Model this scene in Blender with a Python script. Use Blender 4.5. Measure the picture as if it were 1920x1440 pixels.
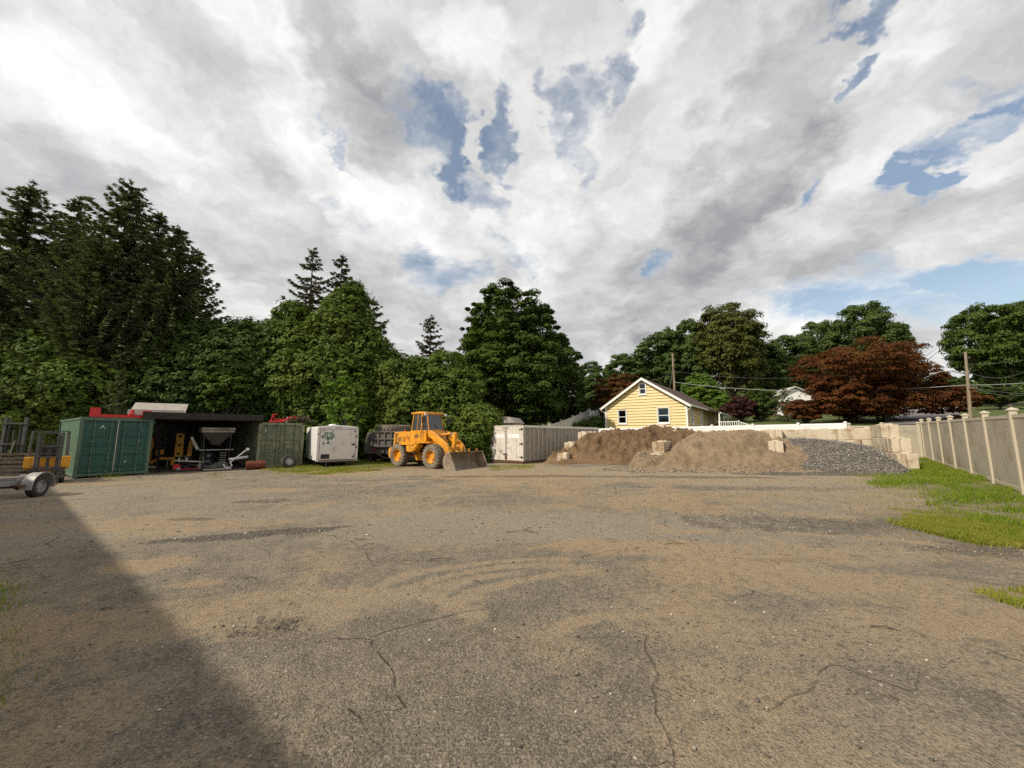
import bpy, bmesh, math, random
import numpy as np
from mathutils import Vector, Matrix
R = math.radians
random.seed(11)
rng = np.random.default_rng(11)
sc = bpy.context.scene
for o in list(bpy.data.objects): bpy.data.objects.remove(o)
col = sc.collection

# ------------------------------------------------------------------ camera
CAM_H, PITCH, F = 1.65, R(7.49), 723.0
SP, CP = math.sin(PITCH), math.cos(PITCH)
cam = bpy.data.cameras.new('camera'); cam.sensor_width = 36; cam.lens = 36 * F / 1920
cam.clip_start = 0.05; cam.clip_end = 3000
camo = bpy.data.objects.new('camera', cam); col.objects.link(camo)
camo.location = (0, 0, CAM_H); camo.rotation_euler = (math.pi / 2 + PITCH, 0, 0)
sc.camera = camo

def ray(px, py):
    cx, cy = (px - 960) / F, (720 - py) / F
    return Vector((cx, CP - cy * SP, SP + cy * CP))
def at(px, py, Y):
    d = ray(px, py); t = Y / d.y
    return Vector((d.x * t, Y, CAM_H + d.z * t))

# ------------------------------------------------------------------ node helper
def N(nt, typ, ins=None, **props):
    n = nt.nodes.new(typ)
    for k, v in props.items(): setattr(n, k, v)
    for k, v in (ins or {}).items():
        s = n.inputs[k]
        if isinstance(v, bpy.types.NodeSocket): nt.links.new(v, s)
        elif isinstance(v, bpy.types.Node): nt.links.new(v.outputs[0], s)
        else:
            if s.type == 'RGBA' and len(v) == 3: v = (*v, 1)
            s.default_value = v
    return n
def MATH(nt, op, a, b=0.0, c=0.0, clamp=False):
    n = N(nt, 'ShaderNodeMath', {0: a, 1: b, 2: c}, operation=op); n.use_clamp = clamp
    return n.outputs[0]
def MIXC(nt, f, a, b, blend='MIX'):
    n = nt.nodes.new('ShaderNodeMix'); n.data_type = 'RGBA'; n.blend_type = blend
    for idx, v in ((0, f), (6, a), (7, b)):
        s = n.inputs[idx]
        if isinstance(v, bpy.types.NodeSocket): nt.links.new(v, s)
        else: s.default_value = (*v, 1) if hasattr(v, '__len__') and len(v) == 3 else v
    return n.outputs[2]
def SS(nt, v, a, b, lo=0.0, hi=1.0):
    n = N(nt, 'ShaderNodeMapRange', {0: v, 1: a, 2: b, 3: lo, 4: hi}, interpolation_type='SMOOTHSTEP')
    return n.outputs[0]
def NOISE(nt, vec, scale, detail=4.0, rough=0.55, dist=0.0):
    return N(nt, 'ShaderNodeTexNoise', {'Vector': vec, 'Scale': scale, 'Detail': detail, 'Roughness': rough, 'Distortion': dist}).outputs[0]

# ------------------------------------------------------------------ world: nishita sky behind broken cloud
SUN_EL, SUN_AZ = R(40), math.atan2(-0.86, -0.50)       # the sun stands to the left, behind the camera
world = bpy.data.worlds.new('World'); sc.world = world; world.use_nodes = True
wt = world.node_tree; wt.nodes.clear()
sky = N(wt, 'ShaderNodeTexSky', sky_type='NISHITA', sun_disc=False)
sky.sun_elevation = SUN_EL; sky.sun_rotation = SUN_AZ; sky.altitude = 50; sky.air_density = 1.2; sky.dust_density = 1.8; sky.ozone_density = 2.0
tc = N(wt, 'ShaderNodeTexCoord')
sep = N(wt, 'ShaderNodeSeparateXYZ', {0: tc.outputs['Generated']})
den = MATH(wt, 'ADD', MATH(wt, 'MAXIMUM', sep.outputs[2], 0.0), 0.30)
q = N(wt, 'ShaderNodeCombineXYZ', {0: MATH(wt, 'DIVIDE', sep.outputs[0], den), 1: MATH(wt, 'DIVIDE', sep.outputs[1], den), 2: 0.0}).outputs[0]
def qof(px, py):
    d = ray(px, py).normalized(); k = max(d.z, 0) + 0.30
    return np.array([d.x / k, d.y / k])
warp = N(wt, 'ShaderNodeTexNoise', {'Vector': q, 'Scale': 4.2, 'Detail': 5.0, 'Roughness': 0.62})
wv = N(wt, 'ShaderNodeVectorMath', {0: warp.outputs['Color'], 1: (0.5, 0.5, 0.5)}, operation='SUBTRACT')
def warped(amount):
    s = N(wt, 'ShaderNodeVectorMath', {0: wv.outputs[0], 'Scale': amount}, operation='SCALE')
    return N(wt, 'ShaderNodeVectorMath', {0: q, 1: s.outputs[0]}, operation='ADD').outputs[0]
qw = warped(0.50)
def blobs(lst):
    tot = None
    for (px, py, rx, ry, rot, w) in lst:
        c = qof(px, py); ca, sa = math.cos(R(rot)), math.sin(R(rot))
        e1 = (qof(px + rx * ca, py + rx * sa) - qof(px - rx * ca, py - rx * sa)) / 2
        e2 = (qof(px - ry * sa, py + ry * ca) - qof(px + ry * sa, py - ry * ca)) / 2
        Mi = np.linalg.inv(np.array([e1, e2]).T)
        d = N(wt, 'ShaderNodeVectorMath', {0: qw, 1: (c[0], c[1], 0)}, operation='SUBTRACT').outputs[0]
        a = N(wt, 'ShaderNodeVectorMath', {0: d, 1: (Mi[0, 0], Mi[0, 1], 0)}, operation='DOT_PRODUCT').outputs['Value']
        b = N(wt, 'ShaderNodeVectorMath', {0: d, 1: (Mi[1, 0], Mi[1, 1], 0)}, operation='DOT_PRODUCT').outputs['Value']
        r2 = MATH(wt, 'ADD', MATH(wt, 'MULTIPLY', a, a), MATH(wt, 'MULTIPLY', b, b))
        v = SS(wt, r2, 0.0, 2.0, w * 0.98, 0.0)
        tot = v if tot is None else MATH(wt, 'ADD', tot, v)
    return tot
# openings to the blue: x, y, half length, half width, turn, weight
holes = blobs([(815, 270, 95, 50, 62, .9), (890, 350, 60, 38, 60, .75), (945, 265, 62, 30, 70, .8), (1140, 165, 70, 46, -60, .85),
               (1060, 250, 90, 32, 80, .80), (1175, 40, 40, 32, 90, .72), (1590, 15, 95, 30, -20, .85), (1640, 110, 70, 20, -50, .8),
               (1800, 270, 120, 30, -40, .8), (1720, 330, 55, 36, 0, .75), (1860, 170, 70, 45, -50, .6), (1522, 362, 36, 28, 0, .9),
               (1700, 560, 330, 55, 0, .85), (1880, 520, 140, 46, 0, .75), (830, 510, 95, 36, 0, .72), (965, 470, 60, 34, 60, .72),
               (690, 320, 65, 18, 55, .68), (650, 400, 80, 22, 10, .36), (1235, 500, 34, 28, 0, .75), (520, 6, 42, 16, 30, .7), (40, 110, 70, 14, 35, .25)])
greys = blobs([(640, 60, 330, 80, 65, .5), (470, 230, 230, 60, 50, .42), (1400, 330, 210, 85, -60, .8), (1500, 130, 190, 80, -60, .4),
               (1150, 640, 380, 60, 0, .25), (700, 200, 160, 60, 60, .3), (330, 420, 240, 50, 25, .3), (1640, 440, 200, 50, -20, .45), (1330, 500, 260, 60, 0, .35)])
lights = blobs([(880, 60, 150, 70, 80, .6), (560, 60, 150, 40, 60, .35), (1240, 70, 150, 70, -70, .5), (620, 340, 130, 45, 35, .45), (820, 430, 160, 60, 0, .45),
                (1020, 400, 100, 60, 60, .3), (60, 150, 200, 70, 20, .35), (1720, 40, 170, 60, -40, .4), (1640, 270, 110, 60, -10, .45), (1560, 440, 90, 45, -20, .3), (1850, 300, 100, 60, -30, .4), (250, 270, 180, 40, 35, .3)])
st = N(wt, 'ShaderNodeVectorMath', {0: warped(0.15), 1: (1.5, 0.8, 1)}, operation='MULTIPLY').outputs[0]
n1 = NOISE(wt, st, 1.7, 5, 0.55)
n2 = NOISE(wt, warped(0.25), 6.5, 5, 0.6)
n3 = NOISE(wt, st, 1.3, 2, 0.5)
dens = MATH(wt, 'ADD', MATH(wt, 'MULTIPLY_ADD', n1, 0.9, -0.02), MATH(wt, 'MULTIPLY', n2, 0.85))
dens = MATH(wt, 'SUBTRACT', dens, MATH(wt, 'MULTIPLY', holes, 0.72))
alpha = MATH(wt, 'MAXIMUM', SS(wt, dens, 0.04, 0.68), 0.10)
bri = MATH(wt, 'MULTIPLY_ADD', n2, 0.85, -0.425)
bri = MATH(wt, 'ADD', bri, MATH(wt, 'MULTIPLY_ADD', n3, 1.1, -0.02))
bri = MATH(wt, 'SUBTRACT', MATH(wt, 'ADD', bri, MATH(wt, 'MULTIPLY', lights, 0.42)), MATH(wt, 'MULTIPLY', greys, 0.36))
bri = MATH(wt, 'ADD', bri, MATH(wt, 'MULTIPLY_ADD', alpha, -0.25, 0.23))
ramp = N(wt, 'ShaderNodeValToRGB', {0: bri})
cr = ramp.color_ramp; cr.elements[0].position = 0.08; cr.elements[0].color = (2.6, 2.62, 2.75, 1)
cr.elements[1].position = 0.95; cr.elements[1].color = (8.5, 8.4, 8.2, 1)
e = cr.elements.new(0.42); e.color = (4.75, 4.75, 4.75, 1)
skyc = MIXC(wt, 1.0, sky.outputs[0], (1.12, 1.06, 0.98), 'MULTIPLY')
fin = MIXC(wt, alpha, skyc, ramp.outputs[0])
bg = N(wt, 'ShaderNodeBackground', {'Color': fin, 'Strength': 0.104})
N(wt, 'ShaderNodeOutputWorld', {0: bg})
try: world.cycles.sampling_method = 'MANUAL'; world.cycles.sample_map_resolution = 512
except Exception: pass

sun = bpy.data.lights.new('sun', 'SUN'); sun.energy = 3.45; sun.angle = R(0.9); sun.color = (1.0, 0.90, 0.74)
suno = bpy.data.objects.new('sun', sun); col.objects.link(suno)
SUN_DIR = Vector((math.sin(SUN_AZ) * math.cos(SUN_EL), math.cos(SUN_AZ) * math.cos(SUN_EL), math.sin(SUN_EL)))
suno.rotation_euler = SUN_DIR.to_track_quat('Z', 'Y').to_euler()

vs = sc.view_settings; vs.view_transform = 'Standard'; vs.look = 'None'; vs.exposure = 0.40; vs.gamma = 1.0; vs.use_curve_mapping = False
sc.render.engine = 'CYCLES'; cy = sc.cycles
cy.use_denoising = False; cy.max_bounces = 6; cy.diffuse_bounces = 3; cy.transparent_max_bounces = 6
cy.sample_clamp_indirect = 4.0
cy.use_adaptive_sampling = True; cy.adaptive_threshold = 0.015; cy.adaptive_min_samples = 12

# ------------------------------------------------------------------ terrain
def sstep(a, b, x):
    t = np.clip((np.asarray(x, float) - a) / (b - a), 0, 1); return t * t * (3 - 2 * t)
def terrain(x, y):
    x = np.asarray(x, float); y = np.asarray(y, float)
    z = 0.012 * np.clip(x, -26, 24) + 0.08 * sstep(9, 15, x)
    v = 0.57 * x + 0.82 * y
    z = z + 0.16 * (np.clip(v, 30.3, 38.5) - 30.3) + 0.08 * (np.clip(v, 38.5, 150) - 38.5)
    return z
def gz(x, y): return float(terrain(x, y))
def gnd(px, py):
    d = ray(px, py); t0, t = 0.0, 1.0
    while t < 400 and CAM_H + d.z * t > gz(d.x * t, d.y * t): t0 = t; t *= 1.06
    for _ in range(30):
        m_ = (t0 + t) / 2
        if CAM_H + d.z * m_ > gz(d.x * m_, d.y * m_): t0 = m_
        else: t = m_
    return Vector((d.x * t, d.y * t, gz(d.x * t, d.y * t)))
def vnoise(x, y, seed=0, octs=4, gain=0.5):
    x = np.asarray(x, float); y = np.asarray(y, float)
    tot = np.zeros(np.broadcast(x, y).shape); amp = 1.0; s = 0.0
    for o in range(octs):
        g = np.random.default_rng(seed * 31 + o).random((64, 64))
        xi = np.floor(x).astype(int); yi = np.floor(y).astype(int); fx = x - xi; fy = y - yi
        fx = fx * fx * (3 - 2 * fx); fy = fy * fy * (3 - 2 * fy)
        a = g[xi % 64, yi % 64]; b = g[(xi + 1) % 64, yi % 64]; c = g[xi % 64, (yi + 1) % 64]; d = g[(xi + 1) % 64, (yi + 1) % 64]
        tot = tot + amp * ((a * (1 - fx) + b * fx) * (1 - fy) + (c * (1 - fx) + d * fx) * fy); s += amp
        amp *= gain; x = x * 2.03 + 7.1; y = y * 2.03 + 3.7
    return tot / s

# ------------------------------------------------------------------ mesh helpers
class MB:
    def __init__(s): s.v = []; s.f = []
    def add(s, vs, fs, M=None):
        b = len(s.v)
        s.v += [tuple(M @ Vector(p)) if M is not None else tuple(p) for p in vs]
        s.f += [tuple(b + i for i in f) for f in fs]; return s
    def box(s, x0, x1, y0, y1, z0, z1, M=None):
        return s.add([(x0, y0, z0), (x1, y0, z0), (x1, y1, z0), (x0, y1, z0), (x0, y0, z1), (x1, y0, z1), (x1, y1, z1), (x0, y1, z1)],
                     [(0, 3, 2, 1), (4, 5, 6, 7), (0, 1, 5, 4), (1, 2, 6, 5), (2, 3, 7, 6), (3, 0, 4, 7)], M)
    def prism(s, poly, a, b, axis='y', M=None):
        # poly holds the two other coordinates in the order of the alphabet
        n = len(poly)
        def P(p, t): return {'x': (t, p[0], p[1]), 'y': (p[0], t, p[1]), 'z': (p[0], p[1], t)}[axis]
        vs = [P(p, a) for p in poly] + [P(p, b) for p in poly]
        fs = [tuple(range(n)), tuple(range(2 * n - 1, n - 1, -1))] + [(i, n + i, n + (i + 1) % n, (i + 1) % n) for i in range(n)]
        return s.add(vs, fs, M)
    def tube(s, pts, r, n=8, M=None, caps=True):
        pts = [Vector(p) for p in pts]; rs = r if hasattr(r, '__len__') else [r] * len(pts)
        vs = []; up = None
        for i, p in enumerate(pts):
            d = (pts[min(i + 1, len(pts) - 1)] - pts[max(i - 1, 0)]).normalized()
            if up is None: up = d.orthogonal().normalized()
            else:
                up = up - d * up.dot(d)
                up = up.normalized() if up.length > 1e-6 else d.orthogonal().normalized()
            w = d.cross(up)
            for k in range(n):
                a = 2 * math.pi * k / n
                vs.append(p + (up * math.cos(a) + w * math.sin(a)) * rs[i])
        fs = []
        for i in range(len(pts) - 1):
            for k in range(n):
                fs.append((i * n + k, i * n + (k + 1) % n, (i + 1) * n + (k + 1) % n, (i + 1) * n + k))
        if caps:
            fs.append(tuple(range(n - 1, -1, -1))); L = (len(pts) - 1) * n; fs.append(tuple(range(L, L + n)))
        return s.add(vs, fs, M)
    def lathe(s, prof, n=24, M=None):
        # prof: (r, z) along the local z axis, open profile; ends with r=0 close it
        vs = []; fs = []
        for (r, z) in prof:
            for k in range(n):
                a = 2 * math.pi * k / n; vs.append((r * math.cos(a), r * math.sin(a), z))
        for i in range(len(prof) - 1):
            for k in range(n):
                fs.append((i * n + k, i * n + (k + 1) % n, (i + 1) * n + (k + 1) % n, (i + 1) * n + k))
        return s.add(vs, fs, M)
    def build(s, name, mat, parent=None, smooth=None, bevel=0.0, loc=None):
        me = bpy.data.meshes.new(name); me.from_pydata(s.v, [], s.f)
        bm = bmesh.new(); bm.from_mesh(me); bmesh.ops.remove_doubles(bm, verts=bm.verts, dist=1e-5)
        bmesh.ops.recalc_face_normals(bm, faces=bm.faces); bm.to_mesh(me); bm.free()
        me.materials.append(mat)
        if smooth is not None:
            for p in me.polygons: p.use_smooth = True
            me.set_sharp_from_angle(angle=R(smooth))
        o = bpy.data.objects.new(name, me); col.objects.link(o)
        if parent: o.parent = parent
        if loc is not None: o.location = loc
        if bevel:
            m = o.modifiers.new('edge', 'BEVEL'); m.width = bevel; m.segments = 2; m.limit_method = 'ANGLE'; m.angle_limit = R(40)
        return o
def RX(a): return Matrix.Rotation(a, 4, 'X')
def RY(a): return Matrix.Rotation(a, 4, 'Y')
def RZ(a): return Matrix.Rotation(a, 4, 'Z')
def T(x, y, z): return Matrix.Translation((x, y, z))
def tag(o, label=None, cat=None, group=None, kind=None):
    if label: o['label'] = label
    if cat: o['category'] = cat
    if group: o['group'] = group
    if kind: o['kind'] = kind
    return o
def thing(name, label, cat, loc, rz=0.0, group=None):
    o = bpy.data.objects.new(name, None); col.objects.link(o); o.empty_display_size = 0.2
    o.location = loc; o.rotation_euler = (0, 0, rz)
    return tag(o, label, cat, group)
def quadmesh(name, V, mat, smooth=False):
    n = V.shape[0]; k = V.shape[1]
    me = bpy.data.meshes.new(name)
    me.vertices.add(n * k); me.vertices.foreach_set('co', np.ascontiguousarray(V, dtype=np.float32).ravel())
    me.loops.add(n * k); me.loops.foreach_set('vertex_index', np.arange(n * k, dtype=np.int32))
    me.polygons.add(n); me.polygons.foreach_set('loop_start', np.arange(n, dtype=np.int32) * k)
    me.update(calc_edges=True); me.validate(); me.materials.append(mat)
    return me
def link(name, me, parent=None, loc=None):
    o = bpy.data.objects.new(name, me); col.objects.link(o)
    if parent: o.parent = parent
    if loc is not None: o.location = loc
    return o

# ------------------------------------------------------------------ materials
def new_mat(name):
    m = bpy.data.materials.new(name); m.use_nodes = True; nt = m.node_tree; nt.nodes.clear()
    return m, nt
def pmat(name, c1, c2=None, rough=0.6, scale=3.0, metal=0.0, dirt=None, dirt_amt=0.5, dirt_scale=1.5, bump=0.0, bump_scale=40.0, streak=0.0, spec=0.5, stretch=(1, 1, 1)):
    m, nt = new_mat(name); tcn = N(nt, 'ShaderNodeTexCoord'); v = tcn.outputs['Object']
    oi = N(nt, 'ShaderNodeObjectInfo')
    off = N(nt, 'ShaderNodeVectorMath', {0: v, 1: oi.outputs['Random']}, operation='ADD').outputs[0]
    off = N(nt, 'ShaderNodeVectorMath', {0: off, 1: stretch}, operation='MULTIPLY').outputs[0]
    c2 = c2 or tuple(x * 0.8 for x in c1)
    base = MIXC(nt, SS(nt, NOISE(nt, off, scale, 6, 0.6), 0.3, 0.7), c1, c2)
    rg = rough
    if dirt is not None:
        dm = SS(nt, NOISE(nt, off, dirt_scale, 8, 0.65), 0.62 - 0.3 * dirt_amt, 0.78 - 0.2 * dirt_amt)
        base = MIXC(nt, dm, base, dirt)
    if streak:
        sv = N(nt, 'ShaderNodeVectorMath', {0: off, 1: (9, 9, 0.7)}, operation='MULTIPLY').outputs[0]
        base = MIXC(nt, MATH(nt, 'MULTIPLY', SS(nt, NOISE(nt, sv, 1.0, 5, 0.6), 0.45, 0.75), streak), base, dirt or (0.05, 0.04, 0.03))
    b = N(nt, 'ShaderNodeBsdfPrincipled', {'Base Color': base, 'Roughness': rg, 'Metallic': metal, 'Specular IOR Level': spec})
    if bump:
        bn = N(nt, 'ShaderNodeBump', {'Height': NOISE(nt, off, bump_scale, 5, 0.6), 'Strength': bump, 'Distance': 0.02})
        nt.links.new(bn.outputs[0], b.inputs['Normal'])
    N(nt, 'ShaderNodeOutputMaterial', {0: b})
    return m
def leafmat(name, c1, c2, c3, trans=0.25, clump=0.45):
    m, nt = new_mat(name); g = N(nt, 'ShaderNodeNewGeometry')
    n = NOISE(nt, g.outputs['Position'], clump, 3, 0.6)
    a = MIXC(nt, SS(nt, n, 0.35, 0.65), c1, c2)
    a = MIXC(nt, SS(nt, g.outputs['Random Per Island'], 0.55, 1.0, 0.0, 0.8), a, c3)
    d = N(nt, 'ShaderNodeBsdfPrincipled', {'Base Color': a, 'Roughness': 0.6, 'Specular IOR Level': 0.08})
    t = N(nt, 'ShaderNodeBsdfTranslucent', {'Color': MIXC(nt, 1.0, a, (1.3, 1.5, 0.6), 'MULTIPLY')})
    N(nt, 'ShaderNodeOutputMaterial', {0: N(nt, 'ShaderNodeMixShader', {0: trans, 1: d.outputs[0], 2: t.outputs[0]})})
    return m
M = {}
M['rubber'] = pmat('rubber', (0.03, 0.029, 0.028), (0.045, 0.042, 0.038), 0.85, 4, dirt=(0.12, 0.10, 0.075), dirt_amt=0.5)
M['dusty_rubber'] = pmat('dusty_rubber', (0.10, 0.09, 0.075), (0.16, 0.14, 0.11), 0.95, 3, dirt=(0.22, 0.18, 0.13), dirt_amt=0.7, bump=.3)
M['black'] = pmat('black_metal', (0.012, 0.012, 0.012), (0.025, 0.023, 0.02), 0.5, 6)
M['dark_steel'] = pmat('dark_steel', (0.04, 0.04, 0.04), (0.07, 0.065, 0.055), 0.6, 5, dirt=(0.09, 0.05, 0.03), dirt_amt=.4)
M['orange'] = pmat('loader_orange', (0.74, 0.325, 0.016), (0.64, 0.27, 0.014), 0.42, 2, dirt=(0.30, 0.16, 0.055), dirt_amt=0.5, dirt_scale=3.5, streak=.4, bump=.12, bump_scale=9)
M['yellow'] = pmat('plow_yellow', (0.75, 0.36, 0.012), (0.62, 0.28, 0.01), 0.45, 3, dirt=(0.2, 0.11, 0.04), dirt_amt=0.35)
M['red'] = pmat('red_paint', (0.62, 0.018, 0.022), (0.5, 0.014, 0.016), 0.4, 4, dirt=(0.25, 0.05, 0.03), dirt_amt=.3)
M['bucket'] = pmat('bucket_steel', (0.20, 0.155, 0.11), (0.13, 0.10, 0.075), 0.65, 3, dirt=(0.30, 0.235, 0.16), dirt_amt=0.7, dirt_scale=2.5, bump=.3, bump_scale=20)
M['glass'] = pmat('tinted_glass', (0.05, 0.06, 0.065), (0.035, 0.04, 0.045), 0.08, 1, spec=0.8)
M['green_c'] = pmat('container_green', (0.012, 0.085, 0.055), (0.016, 0.07, 0.05), 0.5, 1.2, dirt=(0.012, 0.05, 0.065), dirt_amt=0.5, dirt_scale=.8, streak=.2)
M['green_side'] = pmat('container_green_side', (0.09, 0.17, 0.10), (0.07, 0.14, 0.085), 0.6, 2, dirt=(0.16, 0.15, 0.10), dirt_amt=.35)
M['olive_c'] = pmat('container_olive', (0.105, 0.125, 0.075), (0.08, 0.105, 0.07), 0.65, 1.5, dirt=(0.19, 0.165, 0.09), dirt_amt=0.5, dirt_scale=1.6, streak=.3)
M['olive_rail'] = pmat('olive_rail', (0.22, 0.215, 0.13), (0.16, 0.17, 0.10), 0.65, 3, dirt=(0.10, 0.08, 0.05), dirt_amt=.45)
M['olive_rod'] = pmat('olive_rod', (0.17, 0.19, 0.12), (0.13, 0.15, 0.095), 0.6, 3)
M['green_rod'] = pmat('green_rod', (0.09, 0.15, 0.10), (0.07, 0.12, 0.085), 0.5, 3)
M['pale_rod'] = pmat('pale_rod', (0.5, 0.46, 0.36), (0.4, 0.36, 0.28), 0.6, 3)
M['rust'] = pmat('rusted_steel', (0.13, 0.055, 0.03), (0.07, 0.04, 0.028), 0.85, 5, bump=.3)
M['trailer_white'] = pmat('trailer_white', (0.72, 0.69, 0.65), (0.66, 0.63, 0.59), 0.35, 2, dirt=(0.48, 0.42, 0.35), dirt_amt=.4, dirt_scale=1.2, streak=.15)
M['trailer_side'] = pmat('trailer_side', (0.80, 0.80, 0.79), (0.76, 0.76, 0.75), 0.3, 2, streak=.08)
M['trailer_trim'] = pmat('trailer_trim', (0.30, 0.24, 0.20), (0.22, 0.17, 0.14), 0.5, 5, dirt=(.1, .06, .04), dirt_amt=.4)
M['box_white'] = pmat('box_trailer_door', (0.66, 0.62, 0.56), (0.57, 0.53, 0.47), 0.6, 2, dirt=(0.26, 0.19, 0.14), dirt_amt=0.32, dirt_scale=4, streak=.4)
M['box_side'] = pmat('box_trailer_side', (0.30, 0.27, 0.225), (0.25, 0.225, 0.185), 0.6, 2, dirt=(0.15, 0.12, 0.095), dirt_amt=0.35, streak=.35)
M['box_rib'] = pmat('box_trailer_rib', (0.53, 0.485, 0.41), (0.43, 0.39, 0.33), 0.55, 3, streak=.3)
M['concrete'] = pmat('cast_concrete', (0.55, 0.475, 0.36), (0.46, 0.39, 0.285), 0.9, 1.6, dirt=(0.30, 0.215, 0.125), dirt_amt=0.55, dirt_scale=1.6, bump=.8, bump_scale=14, streak=.4)
M['tan_vinyl'] = pmat('tan_vinyl', (0.39, 0.35, 0.275), (0.36, 0.32, 0.25), 0.55, 1.0, dirt=(0.25, 0.22, 0.15), dirt_amt=0.45, streak=.35)
M['tan_post'] = pmat('tan_vinyl_post', (0.47, 0.415, 0.32), (0.44, 0.385, 0.295), 0.5, 1.0)
M['white_vinyl'] = pmat('white_vinyl', (0.82, 0.82, 0.81), (0.78, 0.78, 0.77), 0.4, 1.0)
M['grey_vinyl'] = pmat('grey_vinyl', (0.52, 0.50, 0.46), (0.47, 0.45, 0.41), 0.5, 1.0)
M['siding_y'] = pmat('yellow_siding', (0.66, 0.50, 0.225), (0.62, 0.465, 0.205), 0.5, 1.2)
M['white_paint'] = pmat('white_paint', (0.80, 0.79, 0.77), (0.75, 0.74, 0.72), 0.45, 2)
M['shingle'] = pmat('brown_shingles', (0.075, 0.045, 0.034), (0.055, 0.034, 0.026), 0.9, 6, bump=.4, bump_scale=15)
M['asphalt_shingle'] = pmat('pale_shingles', (0.5, 0.48, 0.46), (0.45, 0.43, 0.41), 0.9, 6)
M['brick'] = pmat('red_brick', (0.33, 0.15, 0.09), (0.26, 0.12, 0.08), 0.9, 9)
M['pane'] = pmat('window_pane', (0.03, 0.04, 0.05), (0.02, 0.025, 0.03), 0.05, 1, spec=0.9)
M['curtain_teal'] = pmat('teal_curtain', (0.02, 0.20, 0.19), (0.015, 0.14, 0.14), 0.9, 3, stretch=(8, 8, .5))
M['curtain_red'] = pmat('red_curtain', (0.10, 0.02, 0.03), (0.04, 0.02, 0.03), 0.9, 3, stretch=(8, 8, .5))
M['wood_pole'] = pmat('weathered_pole', (0.27, 0.21, 0.145), (0.20, 0.155, 0.11), 0.85, 3, stretch=(6, 6, .4), bump=.3)
M['wood_grey'] = pmat('grey_wood', (0.16, 0.125, 0.09), (0.11, 0.085, 0.065), 0.9, 2, stretch=(3, 3, 3), dirt=(.07, .05, .04), dirt_amt=.4)
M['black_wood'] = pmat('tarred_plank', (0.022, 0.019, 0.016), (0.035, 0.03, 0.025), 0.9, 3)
M['galv'] = pmat('galvanised', (0.38, 0.37, 0.35), (0.29, 0.285, 0.275), 0.45, 6, metal=0.35, dirt=(.28, .22, .17), dirt_amt=.35)
M['alu'] = pmat('dull_aluminium', (0.40, 0.365, 0.32), (0.33, 0.30, 0.26), 0.55, 3, metal=0.2, dirt=(.3, .25, .2), dirt_amt=.35)
M['bark'] = pmat('bark', (0.10, 0.085, 0.065), (0.06, 0.05, 0.04), 0.95, 3, stretch=(3, 3, .6), bump=.6, bump_scale=10)
M['truck_grey'] = pmat('dump_body_grey', (0.10, 0.092, 0.082), (0.08, 0.074, 0.066), 0.7, 2, dirt=(0.11, 0.095, 0.075), dirt_amt=.5)
M['orange_rag'] = pmat('orange_plastic_mesh', (0.17, 0.032, 0.010), (0.10, 0.022, 0.01), 0.7, 8)
M['grey_mast'] = pmat('grey_mast', (0.10, 0.10, 0.095), (0.07, 0.07, 0.065), 0.6, 4, dirt=(.10, .06, .04), dirt_amt=.4)
M['white_dull'] = pmat('dull_white_steel', (0.46, 0.43, 0.37), (0.36, 0.33, 0.28), 0.5, 4, dirt=(.2, .13, .08), dirt_amt=.35)
M['hopper'] = pmat('hopper_poly', (0.095, 0.09, 0.075), (0.07, 0.067, 0.056), 0.6, 3)
M['mark_white'] = pmat('white_marking', (0.62, 0.62, 0.58), (0.4, 0.42, 0.38), 0.6, 14)
M['mark_tan'] = pmat('tan_marking', (0.46, 0.40, 0.20), (0.3, 0.27, 0.15), 0.7, 14)
M['mark_teal'] = pmat('teal_emblem', (0.012, 0.16, 0.11), (0.01, 0.09, 0.075), 0.5, 20)
M['mark_brown'] = pmat('brown_marking', (0.16, 0.05, 0.01), (0.12, 0.04, 0.01), 0.6, 14)
M['lamp_glass'] = pmat('lamp_lens', (0.6, 0.6, 0.58), (0.5, 0.5, 0.5), 0.15, 3)
M['lamp_red'] = pmat('red_lens', (0.25, 0.012, 0.012), (0.18, 0.01, 0.01), 0.2, 3)
M['lamp_amber'] = pmat('amber_lens', (0.7, 0.12, 0.01), (0.6, 0.1, 0.01), 0.2, 3)
M['wire'] = pmat('cable', (0.10, 0.10, 0.10), (0.08, 0.08, 0.08), 0.5, 1)
M['wire_pale'] = pmat('pale_cable', (0.35, 0.35, 0.34), (0.3, 0.3, 0.3), 0.4, 1)
# ------------------------------------------------------------------ ground sheet
def axis(a, b, step, far, growth=1.16):
    c = list(np.arange(a, b + 1e-6, step)); return c
def grow(x, step, far, sign, g=1.18):
    out = []
    while abs(x) < far: step *= g; x += sign * step; out.append(x)
    return out
xs = list(np.arange(-26, -9, .30)) + list(np.arange(-9, 9, .09)) + list(np.arange(9, 26.01, .30))
xs = sorted(grow(-26, .4, 800, -1) + xs + grow(26, .4, 800, 1))
ys = list(np.arange(0.6, 9, .08)) + list(np.arange(9, 32.01, .2))
ys = sorted(grow(0.6, .3, 300, -1) + ys + grow(32, .4, 900, 1))
GX, GY = np.meshgrid(np.array(xs), np.array(ys)); nx, ny = len(xs), len(ys)
GZ = terrain(GX, GY)
yard = sstep(31, 29.5, .57 * GX + .82 * GY) * sstep(30, 26, np.abs(GX))
GZ = GZ + yard * (0.05 * (vnoise(GX * .35, GY * .35, 3, 3) - .5) + 0.022 * (vnoise(GX * 1.6, GY * 1.6, 4, 3) - .5))
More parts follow.
